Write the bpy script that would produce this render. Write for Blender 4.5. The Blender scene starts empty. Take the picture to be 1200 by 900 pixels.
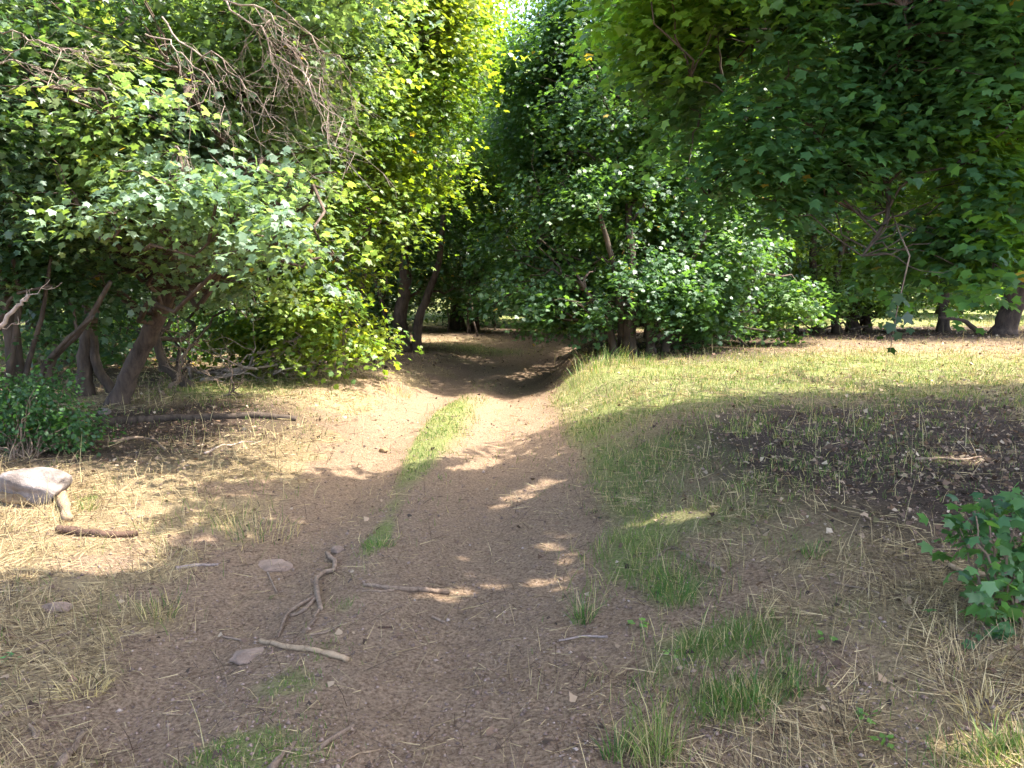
import bpy, math
import numpy as np
from mathutils import Vector

# ------------------------------------------------------------------ camera, world, sun, exposure
sc = bpy.context.scene
COL = sc.collection
CAMZ = 1.65
PITCH = math.radians(6.5)
FPX = 924.0                       # focal length in pixels of a 1200 px wide picture
cam_d = bpy.data.cameras.new('camera')
cam = bpy.data.objects.new('camera', cam_d)
COL.objects.link(cam)
cam.location = (0, 0, CAMZ)
cam.rotation_euler = (math.radians(90) - PITCH, 0, 0)
cam_d.sensor_width = 36.0
cam_d.lens = 36.0 * FPX / 1200.0
cam_d.clip_start = 0.05
cam_d.clip_end = 2000
sc.camera = cam

SUN = np.array([0.44, 0.0, 0.89]); SUN /= np.linalg.norm(SUN)
el = math.asin(SUN[2]); az = math.atan2(SUN[0], SUN[1])
w = bpy.data.worlds.new('World'); sc.world = w; w.use_nodes = True
nt = w.node_tree
bg = nt.nodes['Background']; bg.inputs['Strength'].default_value = 0.15
sky = nt.nodes.new('ShaderNodeTexSky'); sky.sky_type = 'NISHITA'; sky.sun_disc = False
sky.sun_elevation = el; sky.sun_rotation = az
sky.dust_density = 3.5; sky.air_density = .7; sky.ozone_density = .5; sky.altitude = 300
nt.links.new(sky.outputs[0], bg.inputs[0])
sl = bpy.data.lights.new('sun', 'SUN'); sl.energy = 2.2; sl.angle = math.radians(0.5); sl.color = (1, .955, .88)
so = bpy.data.objects.new('sun', sl); COL.objects.link(so)
so.rotation_euler = Vector(SUN).to_track_quat('Z', 'Y').to_euler(); so.location = (10, 3, 25)
sc.view_settings.view_transform = 'Standard'; sc.view_settings.look = 'None'
sc.view_settings.exposure = 3.12; sc.view_settings.gamma = 1
sc.view_settings.use_curve_mapping = False
cy = sc.cycles
cy.max_bounces = 7; cy.diffuse_bounces = 4; cy.glossy_bounces = 2; cy.transmission_bounces = 4
cy.transparent_max_bounces = 4; cy.caustics_reflective = False; cy.caustics_refractive = False
cy.use_adaptive_sampling = True; cy.adaptive_threshold = 0.02
cy.use_denoising = True
sc.render.filter_size = 1.0

# ------------------------------------------------------------------ numeric helpers
def _hash(ix, iy, iz, seed):
    n = (ix * 374761393 + iy * 668265263 + iz * 2147483647 + seed * 1274126177) & 0xFFFFFFFF
    n = ((n ^ (n >> 13)) * 1274126177) & 0xFFFFFFFF
    n = ((n ^ (n >> 15)) * 2246822519) & 0xFFFFFFFF
    return ((n ^ (n >> 16)) & 0xFFFFFF) / float(0xFFFFFF)

def noise(x, y, z=0.0, s=1.0, seed=0):
    x = np.asarray(x, float) / s; y = np.asarray(y, float) / s; z = np.asarray(z, float) / s + 0 * x
    ix = np.floor(x).astype(np.int64); iy = np.floor(y).astype(np.int64); iz = np.floor(z).astype(np.int64)
    fx = x - ix; fy = y - iy; fz = z - iz
    fx = fx*fx*(3-2*fx); fy = fy*fy*(3-2*fy); fz = fz*fz*(3-2*fz)
    def h(a, b, c): return _hash(ix+a, iy+b, iz+c, seed)
    r0 = (h(0,0,0)*(1-fx)+h(1,0,0)*fx)*(1-fy) + (h(0,1,0)*(1-fx)+h(1,1,0)*fx)*fy
    if np.isscalar(s) and np.all(fz == 0): return r0
    r1 = (h(0,0,1)*(1-fx)+h(1,0,1)*fx)*(1-fy) + (h(0,1,1)*(1-fx)+h(1,1,1)*fx)*fy
    return r0*(1-fz)+r1*fz

def sstep(a, b, x):
    t = np.clip((x-a)/(b-a), 0, 1); return t*t*(3-2*t)

def xc(y): return np.interp(y, [0, 12, 16, 20, 26, 34, 60], [-.85, -.85, -.62, .1, .95, 1.2, 6])
def bed(y): return np.interp(y, [0, 9, 12, 15, 18, 26, 40, 80], [0, .0, -.1, -.23, -.19, .16, .45, 1.0])

def ground(x, y, fine=True):
    x = np.asarray(x, float); y = np.asarray(y, float)
    wv = (noise(y, 0*y, 0, 2.3, 5)-.5)*.25
    u = x - xc(y) - wv
    b = bed(y)
    # two ruts and a low crown between them
    near = 1 - sstep(14, 22, y)
    z = b + near*(.045*np.exp(-(u/.28)**2) - .075*np.exp(-((u-.62)/.33)**2) - .065*np.exp(-((u+.6)/.3)**2))
    # right bank
    H = np.interp(y, [0, 4, 8, 13, 20, 30, 60], [.24, .38, .48, .54, .58, .62, .8])
    wd = np.interp(y, [0, 5, 10, 14, 20, 30], [2.6, 1.9, 1.6, 1.3, 1.2, 4])
    rt = sstep(0, 1, (u-.95)/wd)
    top = H + .03*np.clip(u-2, 0, 8) * .5
    z = z*(1-rt) + np.maximum(top, b+.05)*rt
    # left shoulder
    HL = np.interp(y, [0, 5, 8, 12, 16, 24, 60], [.10, .12, .16, .22, .12, .2, .8])
    lt = sstep(0, 1, (-u-.85)/np.interp(y, [0, 8, 14, 30], [1.6, 1.5, 1.2, 2]))
    z = z*(1-lt) + (HL + .012*np.clip(-u-2, 0, 20))*lt
    off = np.maximum(rt, lt)
    z = z + (noise(x, y, 0, 1.7, 1)-.5)*.07*(.25+.75*off) + (noise(x, y, 0, .55, 2)-.5)*.03*(.4+.6*off)
    # distant rise
    z = z + .02*np.clip(y-45, 0, 400) + 0.0
    if fine:
        f = 1 - sstep(8, 16, y)
        z = z + f*((noise(x, y, 0, .17, 3)-.5)*.022 + (noise(x, y, 0, .07, 4)-.5)*.016)
        sl = rt*(1-rt)*4*sstep(9, 13, y)
        z = z + sl*((noise(x, y, 0, .45, 6)-.5)*.16+(noise(x, y, 0, .18, 7)-.5)*.08)
    return z

FW = np.array([0, math.cos(PITCH), -math.sin(PITCH)]); UP = np.array([0, math.sin(PITCH), math.cos(PITCH)])
def ray(px, py):
    d = FW + np.array([1, 0, 0])*(px-600)/FPX + UP*(450-py)/FPX
    return d/d[1]
def V(px, py, d):                 # the place on that sight line at y = d
    return np.array([0, 0, CAMZ]) + ray(px, py)*d
def G(px, py, dmax=80):           # where that sight line meets the ground
    r = ray(px, py); t = np.arange(1.2, dmax, .01)
    P = np.array([0, 0, CAMZ])[None] + r[None]*t[:, None]
    k = np.argmax(P[:, 2] < ground(P[:, 0], P[:, 1]))
    if k == 0: k = len(t)-1
    return P[k]
def onground(x, y, dz=0): return np.array([x, y, float(ground(x, y))+dz])
def project(P):
    q = P - np.array([0, 0, CAMZ])
    d = q@FW
    d = np.where(d > .1, d, np.nan)
    return 600+FPX*q[..., 0]/d, 450-FPX*(q@UP)/d

# sunlit ground patches; leaves on their sun rays are cut away to shape the shade
LIT = [
 [(590,505),(660,492),(760,478),(850,463),(1050,460),(1110,452),(1200,455),(1260,440),(1260,398),(1050,403),(900,408),(760,425),(690,440),(640,455),(590,475)],
 [(430,448),(480,462),(560,475),(600,478),(600,505),(570,512),(545,527),(470,545),(430,548),(390,540),(320,532),(240,528),(260,510),(345,508),(362,492),(330,478),(250,470),(236,455),(250,440),(400,440)],
 [(-60,590),(0,600),(60,545),(130,556),(175,572),(180,596),(150,610),(200,640),(140,682),(60,668),(0,690),(-60,700)],
 [(480,692),(520,686),(595,672),(590,684),(540,700),(470,702)], [(520,655),(556,646),(554,656),(522,662)], [(560,738),(585,732),(584,738)],
 [(600,662),(655,622),(690,612),(650,648)], [(545,604),(600,580),(650,556),(655,562),(600,592)], [(520,580),(560,568),(560,576)], [(500,556),(560,540),(600,530),(570,546)], [(690,560),(730,548),(730,556)],
 [(610,700),(700,640),(715,640),(640,700)],
 [(700,622),(790,600),(850,590),(840,604),(760,622)],
 [(990,690),(1040,664),(1180,672),(1190,692),(1050,706)], [(870,598),(965,586),(960,602)],
 [(1010,640),(1110,625),(1130,640),(1030,655)], [(860,690),(960,672),(950,690)],
 [(1040,905),(1120,850),(1260,840),(1260,905)], [(740,905),(860,876),(940,905)],
 [(40,712),(80,705),(85,716),(45,720)], [(500,655),(550,648),(548,655)],
 [(470,440),(520,447),(600,440),(660,420),(690,416),(640,436),(590,452),(520,456)],
 [(480,432),(430,436),(420,441),(500,440)],
 [(1080,536),(1150,532),(1160,545),(1090,545)],
 [(140,500),(220,495),(230,503),(150,508)], [(60,520),(150,512),(160,520),(70,527)],
]
_W, _H = 340, 240
def _raster():
    ys, xs = np.mgrid[0:_H, 0:_W]; X = xs*4-80+2; Y = ys*4+2
    m = np.zeros((_H, _W), bool)
    for p in LIT:
        ins = np.zeros_like(m); n = len(p)
        for i in range(n):
            x1, y1 = p[i]; x2, y2 = p[(i+1) % n]
            c = ((y1 > Y) != (y2 > Y)) & (X < (x2-x1)*(Y-y1)/((y2-y1) or 1e-9)+x1)
            ins ^= c
        m |= ins
    return m
LITM = _raster()
def opens_sky(P):                 # True where a leaf would stand between the sun and a sunlit patch of ground
    S = P.copy()
    for _ in range(3):
        g = ground(S[:, 0], S[:, 1], False)
        S = P - SUN[None]*((P[:, 2]-g)/SUN[2])[:, None]
        S[:, 2] = g
    r = np.zeros(len(P), bool)
    jx = (noise(P[:,0],P[:,1],P[:,2],.5,9)-.5)*.16; jy = (noise(P[:,0],P[:,1],P[:,2],.5,8)-.5)*.16
    for ox, oy in ((0,0),(.13,0),(-.13,0),(0,.13),(0,-.13)):
        px, py = project(S + np.stack([jx+ox, jy+oy, 0*jx], 1))
        i = np.nan_to_num((px+80)/4, nan=-1).astype(int); j = np.nan_to_num(py/4, nan=-1).astype(int)
        ok = (i >= 0) & (i < _W) & (j >= 0) & (j < _H) & (S[:, 1] > 1)
        r[ok] |= LITM[j[ok], i[ok]]
    return r

# ------------------------------------------------------------------ mesh and object helpers
def mesh_obj(name, verts, faces_flat, sizes, mat, parent=None, attrs=None, smooth=False, loc=None, slots=None):
    me = bpy.data.meshes.new(name)
    nv = len(verts); nl = len(faces_flat); nf = len(sizes)
    me.vertices.add(nv); me.loops.add(nl); me.polygons.add(nf)
    v = np.asarray(verts, np.float32)
    if loc is not None: v = v - np.asarray(loc, np.float32)
    me.vertices.foreach_set('co', v.ravel())
    me.loops.foreach_set('vertex_index', np.asarray(faces_flat, np.int32))
    st = np.concatenate([[0], np.cumsum(sizes)[:-1]]).astype(np.int32)
    me.polygons.foreach_set('loop_start', st)
    me.polygons.foreach_set('loop_total', np.asarray(sizes, np.int32))
    if smooth: me.polygons.foreach_set('use_smooth', np.ones(nf, bool))
    for k, a in (attrs or {}).items():
        a = np.asarray(a, np.float32)
        if a.ndim == 1:
            at = me.attributes.new(k, 'FLOAT', 'POINT'); at.data.foreach_set('value', a)
        else:
            if a.shape[1] == 3: a = np.concatenate([a, np.ones((len(a), 1), np.float32)], 1)
            at = me.attributes.new(k, 'FLOAT_COLOR', 'POINT'); at.data.foreach_set('color', a.ravel())
    me.update(calc_edges=True)
    me.materials.append(mat)
    o = bpy.data.objects.new(name, me); COL.objects.link(o)
    if loc is not None: o.location = loc
    if parent is not None:
        o.parent = parent
        o.location = (0, 0, 0) if loc is None or np.allclose(loc, parent.location) else tuple(np.asarray(loc)-np.array(parent.location))
    return o

def tag(o, label=None, cat=None, group=None, kind=None):
    if label: o['label'] = label
    if cat: o['category'] = cat
    if group: o['group'] = group
    if kind: o['kind'] = kind
    return o

def thing(name, label, cat, loc, group=None):
    o = bpy.data.objects.new(name, None); COL.objects.link(o); o.location = tuple(float(c) for c in loc)
    o.empty_display_size = .2
    return tag(o, label, cat, group)

def nrm(a): return a/np.maximum(np.linalg.norm(a, axis=-1, keepdims=True), 1e-9)

LEAF5 = np.array([(0,.03,0),(.42,.02,-.06),(.36,.27,-.01),(.57,.62,-.12),(.27,.60,-.01),(.03,1.0,-.10),(-.25,.63,.0),(-.55,.58,-.11),(-.35,.25,-.01),(-.40,.0,-.05)])
LEAF5_T = [(0,1,2),(0,2,3),(0,3,4),(0,4,5),(0,5,6),(0,6,7),(0,7,8),(0,8,9)]
LEAF3 = np.array([(0,0,0),(.45,.28,-.06),(.22,.55,0),(0,1,-.08),(-.22,.55,0),(-.45,.28,-.06)])
LEAF3_T = [(0,1,2),(0,2,3),(0,3,4),(0,4,5)]
LEAF1 = np.array([(0,0,0),(.34,.5,-.05),(0,1,-.03),(-.34,.5,-.05)])
LEAF1_T = [(0,1,2),(0,2,3)]
LEAVES = {5: (LEAF5, LEAF5_T), 3: (LEAF3, LEAF3_T), 1: (LEAF1, LEAF1_T)}

def leaf_arrays(P, N, T, S, col, kind):
    """P base points, N normals, T tip directions, S sizes, col colours -> arrays of one mesh."""
    tv, tt = LEAVES[kind]
    N = nrm(N); T = nrm(T - N*np.sum(T*N, 1, keepdims=True)); X = np.cross(T, N)
    n = len(P); k = len(tv)
    verts = (P[:, None] + S[:, None, None]*(X[:, None]*tv[None, :, 0:1] + T[:, None]*tv[None, :, 1:2] + N[:, None]*tv[None, :, 2:3])).reshape(-1, 3)
    f = (np.array(tt)[None] + (np.arange(n)*k)[:, None, None]).ravel()
    return verts, f, np.full(n*len(tt), 3), np.repeat(col, k, 0)

def sprays(rng, ells, n_spray, per, r_spray, size, cols, kind=5, cull=1.0, clump=.55, cs=.9, shell=.45, tilt=.4, floor=.15, cullfn=True):
    """Leaves in flat drooping fans spread through ellipsoids (cx,cy,cz,rx,ry,rz)."""
    E = np.array(ells, float)
    wt = (E[:, 3]*E[:, 4]*E[:, 5])**(.8); wt /= wt.sum()
    m = int(n_spray*2.2)
    k = rng.choice(len(E), m, p=wt)
    d = nrm(rng.normal(size=(m, 3)))
    r = shell + (1-shell)*rng.random(m)**.7
    r = r*(1+.25*(noise(d[:,0]*2+k*7, d[:,1]*2, d[:,2]*2, .7, 11)-.5)*2)
    C = E[k, :3] + d*r[:, None]*E[k, 3:]
    nz = noise(C[:, 0], C[:, 1], C[:, 2], cs, 21)*.65 + noise(C[:, 0], C[:, 1], C[:, 2], cs*.45, 22)*.35
    keep = nz > (clump - .12 + rng.random(m)*.10)
    keep &= C[:, 2] > ground(C[:, 0], C[:, 1], False) + floor
    C = C[keep][:n_spray]; d = d[keep][:n_spray]; nz = nz[keep][:n_spray]
    m = len(C)
    o = d*np.array([1, 1, .35]); o = nrm(o + rng.normal(size=o.shape)*.35)
    nn = nrm(np.array([0, 0, 1.0]) + .45*o*np.array([1, 1, 0]) + rng.normal(size=(m, 3))*.22)
    t1 = nrm(o - nn*np.sum(o*nn, 1, keepdims=True)); t2 = np.cross(nn, t1)
    cnt = np.clip(rng.normal(per, per*.3, m), 4, None).astype(int)
    idx = np.repeat(np.arange(m), cnt); q = len(idx)
    a = rng.random(q)*2*math.pi; rr = np.sqrt(rng.random(q))
    rs = (r_spray*(.6+.8*rng.random(m)))[idx]
    lx = rr*np.cos(a)*rs*1.25; ly = rr*np.sin(a)*rs*.8
    P = C[idx] + t1[idx]*lx[:, None] + t2[idx]*ly[:, None] + nn[idx]*(rng.normal(size=q)*.05 - .35*(lx**2+ly**2)/r_spray)[:, None]
    T = t1[idx]*(.6+lx/r_spray)[:, None] + t2[idx]*(ly/r_spray)[:, None]*1.2 + rng.normal(size=(q, 3))*.4 + np.array([0, 0, -.35])
    N = nn[idx] + rng.normal(size=(q, 3))*tilt
    S = size*(.6+.65*rng.random(q))
    if cull > 0 and cullfn:
        kill = opens_sky(P) & (rng.random(q) < cull)
        P, T, N, S, idx = P[~kill], T[~kill], N[~kill], S[~kill], idx[~kill]; q = len(P)
    cols = np.array(cols, float)
    # smooth noise picks each spray's green from the tree's palette
    ci = np.clip((noise(C[:, 0], C[:, 1], C[:, 2], 1.3, 31) - .2)/.6 + rng.normal(size=m)*.15, 0, .999)
    c = cols[(ci*len(cols)).astype(int)][idx]
    c = c*(.75+.5*rng.random((q, 1)))
    yel = rng.random(q) < .004
    c[yel] = np.array([.34, .24, .04])
    v = leaf_arrays(P, N, T, S, c, kind)
    return v, C

def tube(path, rad, sides=8, rough=0.0, seed=0, cap=True):
    P = np.array(path, float); R = np.array(rad, float); n = len(P)
    T = np.gradient(P, axis=0); T = nrm(T)
    ref = np.array([0, 0, 1.0]) if abs(T[0, 2]) < .9 else np.array([1.0, 0, 0])
    X = nrm(np.cross(T[0], ref)); V_ = []
    for i in range(n):
        X = nrm(X - T[i]*np.dot(X, T[i])); Y = np.cross(T[i], X)
        a = np.arange(sides)/sides*2*math.pi
        rr = np.full(sides, R[i])
        if rough: 
            rr = rr*(1 + rough*((noise(np.cos(a)*1.5+seed, np.sin(a)*1.5, i*.35, .5, seed+3)-.5)*1.6))
        V_.append(P[i] + rr[:, None]*(np.cos(a)[:, None]*X + np.sin(a)[:, None]*Y))
    v = np.concatenate(V_)
    i = np.arange(n-1)[:, None]*sides; j = np.arange(sides)[None]; j2 = (j+1) % sides
    f = np.stack([i+j, i+j2, i+sides+j2, i+sides+j], -1).reshape(-1)
    s = [4]*((n-1)*sides)
    if cap:
        f = np.concatenate([f, np.arange(sides)[::-1], (n-1)*sides+np.arange(sides)]); s = s+[sides, sides]
    return v, f, np.array(s)

def join(parts):
    V_, F_, S_ = [], [], []; o = 0; A = []
    for p in parts:
        V_.append(p[0]); F_.append(np.asarray(p[1])+o); S_.append(p[2]); o += len(p[0])
        if len(p) > 3: A.append(p[3])
    r = [np.concatenate(V_), np.concatenate(F_), np.concatenate(S_)]
    if A: r.append(np.concatenate(A))
    return r

def curve(rng, a, b, n=8, wob=.06, sag=0.0):
    a = np.array(a, float); b = np.array(b, float); L = np.linalg.norm(b-a)
    t = np.linspace(0, 1, n)[:, None]
    w_ = np.cumsum(rng.normal(size=(n, 3)), 0); w_ -= w_[0] + (w_[-1]-w_[0])*t
    p = a + (b-a)*t + w_*wob*L*.5
    p[:, 2] += (sag*L*4*t*(1-t))[:, 0]
    return p

# ------------------------------------------------------------------ materials
def new_mat(name):
    m = bpy.data.materials.new(name); m.use_nodes = True
    n = m.node_tree; b = n.nodes['Principled BSDF']; return m, n, b
def nd(n, t, **kw):
    x = n.nodes.new(t)
    for k, v in kw.items(): setattr(x, k, v)
    return x

def foliage_mat(name, trans=.5, rough=.42, boost=(2.3, 1.9, .8), spec=.5):
    m, n, b = new_mat(name)
    a = nd(n, 'ShaderNodeAttribute', attribute_name='col')
    n.links.new(a.outputs['Color'], b.inputs['Base Color'])
    b.inputs['Roughness'].default_value = rough
    b.inputs['Specular IOR Level'].default_value = spec
    tr = nd(n, 'ShaderNodeBsdfTranslucent')
    mu = nd(n, 'ShaderNodeMix', data_type='RGBA', blend_type='MULTIPLY'); mu.inputs[0].default_value = 1
    n.links.new(a.outputs['Color'], mu.inputs[6]); mu.inputs[7].default_value = (*boost, 1)
    n.links.new(mu.outputs[2], tr.inputs['Color'])
    ms = nd(n, 'ShaderNodeMixShader'); ms.inputs[0].default_value = trans
    n.links.new(b.outputs[0], ms.inputs[1]); n.links.new(tr.outputs[0], ms.inputs[2])
    n.links.new(ms.outputs[0], n.nodes['Material Output'].inputs['Surface'])
    return m
LEAFM = foliage_mat('leaf', .45, .47, (2.3, 2.1, .7), .6)
GRASSM = foliage_mat('grass_blade', .35, .5, (1.5, 1.4, .7), .3)
STRAWM = foliage_mat('straw', .2, .6, (1.2, 1.1, .9), .2)

def bark_mat(name, c1, c2, scale=14, stretch=.25, bump=.6):
    m, n, b = new_mat(name)
    tc = nd(n, 'ShaderNodeTexCoord'); mp = nd(n, 'ShaderNodeMapping'); mp.inputs['Scale'].default_value = (1, 1, stretch)
    n.links.new(tc.outputs['Object'], mp.inputs[0])
    no = nd(n, 'ShaderNodeTexNoise'); no.inputs['Scale'].default_value = scale; no.inputs['Detail'].default_value = 8; no.inputs['Roughness'].default_value = .7
    n.links.new(mp.outputs[0], no.inputs['Vector'])
    n2 = nd(n, 'ShaderNodeTexNoise'); n2.inputs['Scale'].default_value = 2.2; n2.inputs['Detail'].default_value = 4
    n.links.new(tc.outputs['Object'], n2.inputs['Vector'])
    cr = nd(n, 'ShaderNodeValToRGB'); cr.color_ramp.elements[0].color = (*c1, 1); cr.color_ramp.elements[1].color = (*c2, 1)
    cr.color_ramp.elements[0].position = .35; cr.color_ramp.elements[1].position = .68
    ad = nd(n, 'ShaderNodeMath', operation='MULTIPLY_ADD'); ad.inputs[1].default_value = .35; 
    n.links.new(n2.outputs[0], ad.inputs[0]); 
    sb = nd(n, 'ShaderNodeMath', operation='MULTIPLY'); sb.inputs[1].default_value = .68
    n.links.new(no.outputs[0], sb.inputs[0]); n.links.new(sb.outputs[0], ad.inputs[2])
    n.links.new(ad.outputs[0], cr.inputs[0]); n.links.new(cr.outputs[0], b.inputs['Base Color'])
    bp = nd(n, 'ShaderNodeBump'); bp.inputs['Strength'].default_value = bump; bp.inputs['Distance'].default_value = .03
    n.links.new(no.outputs[0], bp.inputs['Height']); n.links.new(bp.outputs[0], b.inputs['Normal'])
    b.inputs['Roughness'].default_value = .9; b.inputs['Specular IOR Level'].default_value = .2
    return m
BARK = bark_mat('bark', (.022, .016, .012), (.12, .088, .064))
BARKR = bark_mat('bark_reddish', (.025, .018, .014), (.14, .098, .072))
DEADW = bark_mat('dead_wood', (.15, .11, .088), (.42, .33, .27), 22)
STICK = bark_mat('stick_wood', (.065, .042, .028), (.31, .22, .15), 30)
STICKR = bark_mat('stick_reddish', (.030, .019, .014), (.15, .088, .058), 26)
PALEST = bark_mat('stick_pale', (.15, .095, .055), (.42, .30, .18), 26)

def stone_mat(name, c1, c2, scale=6):
    m, n, b = new_mat(name)
    tc = nd(n, 'ShaderNodeTexCoord')
    no = nd(n, 'ShaderNodeTexNoise'); no.inputs['Scale'].default_value = scale; no.inputs['Detail'].default_value = 10; no.inputs['Roughness'].default_value = .65
    n.links.new(tc.outputs['Object'], no.inputs['Vector'])
    cr = nd(n, 'ShaderNodeValToRGB'); cr.color_ramp.elements[0].color = (*c1, 1); cr.color_ramp.elements[1].color = (*c2, 1)
    cr.color_ramp.elements[0].position = .35; cr.color_ramp.elements[1].position = .65
    n.links.new(no.outputs[0], cr.inputs[0]); n.links.new(cr.outputs[0], b.inputs['Base Color'])
    bp = nd(n, 'ShaderNodeBump'); bp.inputs['Strength'].default_value = 1.0; bp.inputs['Distance'].default_value = .05
    n.links.new(no.outputs[0], bp.inputs['Height']); n.links.new(bp.outputs[0], b.inputs['Normal'])
    b.inputs['Roughness'].default_value = .85
    return m
ROCKW = stone_mat('pale_rock', (.11, .085, .070), (.29, .235, .20))
ROCKB = stone_mat('brown_rock_face', (.16, .09, .04), (.34, .22, .10), 9)
ROCKP = stone_mat('pinkish_stone', (.15, .098, .065), (.29, .20, .14), 9)

def ground_mat():
    m, n, b = new_mat('forest_ground')
    L = n.links.new
    g = nd(n, 'ShaderNodeNewGeometry')
    def nz(scale, detail=6, rough=.6):
        x = nd(n, 'ShaderNodeTexNoise'); x.inputs['Scale'].default_value = scale; x.inputs['Detail'].default_value = detail; x.inputs['Roughness'].default_value = rough
        L(g.outputs['Position'], x.inputs['Vector']); return x
    def ramp(src, p0, p1, c0=(0,0,0), c1=(1,1,1)):
        x = nd(n, 'ShaderNodeValToRGB'); e = x.color_ramp.elements
        e[0].position = p0; e[1].position = p1; e[0].color = (*c0, 1); e[1].color = (*c1, 1); L(src, x.inputs[0]); return x
    def mix(f, a, c):
        x = nd(n, 'ShaderNodeMix', data_type='RGBA'); L(f, x.inputs[0])
        L(a, x.inputs[6]) if not isinstance(a, tuple) else setattr(x.inputs[6], 'default_value', (*a, 1))
        L(c, x.inputs[7]) if not isinstance(c, tuple) else setattr(x.inputs[7], 'default_value', (*c, 1))
        return x.outputs[2]
    def mth(op, a, c):
        x = nd(n, 'ShaderNodeMath', operation=op, use_clamp=True)
        L(a, x.inputs[0]) if not isinstance(a, float) else setattr(x.inputs[0], 'default_value', a)
        L(c, x.inputs[1]) if not isinstance(c, float) else setattr(x.inputs[1], 'default_value', c)
        return x.outputs[0]
    n1 = nz(1.3); n2 = nz(9, 8, .7); n3 = nz(55, 6, .7); n4 = nz(200, 3, .6)
    dirt = ramp(n2.outputs[0], .3, .7, (.190, .116, .066), (.315, .204, .120))
    spk = ramp(n3.outputs[0], .38, .62, (.060, .038, .024), (.42, .305, .20))  # dark pits and pale tops paint the relief's shading into the soil
    fc = nd(n, 'ShaderNodeMix', data_type='RGBA'); fc.inputs[0].default_value = .6
    L(dirt.outputs[0], fc.inputs[6]); L(spk.outputs[0], fc.inputs[7]); dirtc = fc.outputs[2]
    # loose pale grit and dark crumbs
    vo = nd(n, 'ShaderNodeTexVoronoi'); vo.inputs['Scale'].default_value = 60; L(g.outputs['Position'], vo.inputs['Vector'])
    grit = ramp(vo.outputs['Distance'], .10, .17, (1,1,1), (0,0,0))
    gsel = mth('MULTIPLY', grit.outputs[0], ramp(nz(14, 2).outputs[0], .55, .66).outputs[0])
    dirtc = mix(mth('MULTIPLY', gsel, .55), dirtc, (.42, .33, .27))
    straw = ramp(n3.outputs[0], .3, .72, (.13, .088, .050), (.44, .335, .18)).outputs[0]
    A = nd(n, 'ShaderNodeAttribute', attribute_name='straw'); B = nd(n, 'ShaderNodeAttribute', attribute_name='green'); D = nd(n, 'ShaderNodeAttribute', attribute_name='duff')
    fs = ramp(mth('ADD', A.outputs['Fac'], mth('MULTIPLY', n2.outputs[0], .5)), .55, .95).outputs[0]
    c = mix(fs, dirtc, straw)
    gr = ramp(n3.outputs[0], .3, .7, (.08, .125, .026), (.22, .28, .07)).outputs[0]
    fg = ramp(mth('ADD', B.outputs['Fac'], mth('MULTIPLY', n2.outputs[0], .5)), .55, 1.0).outputs[0]
    c = mix(mth('MULTIPLY', fg, .7), c, gr)
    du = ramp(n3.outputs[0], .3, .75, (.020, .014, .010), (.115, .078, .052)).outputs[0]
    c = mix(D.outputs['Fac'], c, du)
    L(c, b.inputs['Base Color']); b.inputs['Roughness'].default_value = .95; b.inputs['Specular IOR Level'].default_value = .15
    h1 = nd(n, 'ShaderNodeMath', operation='MULTIPLY_ADD'); L(n3.outputs[0], h1.inputs[0]); h1.inputs[1].default_value = .5; L(n2.outputs[0], h1.inputs[2])
    h2 = nd(n, 'ShaderNodeMath', operation='MULTIPLY_ADD'); L(n4.outputs[0], h2.inputs[0]); h2.inputs[1].default_value = .25; L(h1.outputs[0], h2.inputs[2])
    bp = nd(n, 'ShaderNodeBump'); bp.inputs['Strength'].default_value = 1.0; bp.inputs['Distance'].default_value = .05
    L(h2.outputs[0], bp.inputs['Height']); L(bp.outputs[0], b.inputs['Normal'])
    return m

# ------------------------------------------------------------------ ground cover masks
GREEN = []      # (x, y, rx, ry, strength, height)
def gpatch(px, py, rx, ry, s, h=.10):
    p = G(px, py); a = G(px, min(py+ry, 930)); b_ = G(px, py-ry)
    GREEN.append((p[0], p[1], rx/FPX*p[1], max(.12, abs(a[1]-b_[1])/2), s, h))
for a in [(290,885,75,28,1.2,.05),(335,800,50,18,.7,.05),(445,628,12,16,1.5,.07),(462,594,9,12,.45,.06),(488,548,13,10,.9,.06),(514,498,19,24,2.2,.07),
          (382,760,26,8,.4,.05),(402,712,14,10,.5,.05),(190,708,26,20,1.0,.17),(310,600,60,34,.40,.16),(350,640,30,14,.3,.1),(105,586,14,8,.9,.08),(275,456,60,10,.7,.08),
          (930,432,400,24,1.0,.09),(760,470,160,18,.8,.10),(820,520,170,26,.8,.10),(735,590,50,26,.75,.09),(720,660,55,28,1.1,.17),(682,705,16,22,1.2,.22),(790,690,40,22,1.0,.18),
          (830,755,75,24,1.0,.14),(860,822,50,20,1.2,.15),(725,880,26,22,1.0,.20),(770,880,22,26,.9,.26),(1170,885,70,24,.8,.12),(980,500,90,20,.55,.10),(900,560,70,16,.6,.09),
          (1080,465,80,10,.5,.09),(920,800,25,24,.6,.13),(930,640,40,12,.35,.09),(650,600,30,30,.5,.07),(760,620,90,24,.55,.08),(880,600,90,20,.5,.07),(700,540,60,30,.6,.08),(1000,540,120,22,.45,.07),(760,800,60,30,.5,.12),(900,740,80,30,.3,.08),(1100,800,60,30,.25,.08),(620,760,30,40,.2,.06),(640,860,30,30,.2,.06),(560,410,70,7,.7,.08),(1150,372,90,8,1.2,.12),(270,446,70,12,1.0,.09),(840,372,60,6,1.0,.1),(650,520,40,14,.5,.08)]:
    gpatch(*a)
GREEN = np.array(GREEN)
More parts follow.
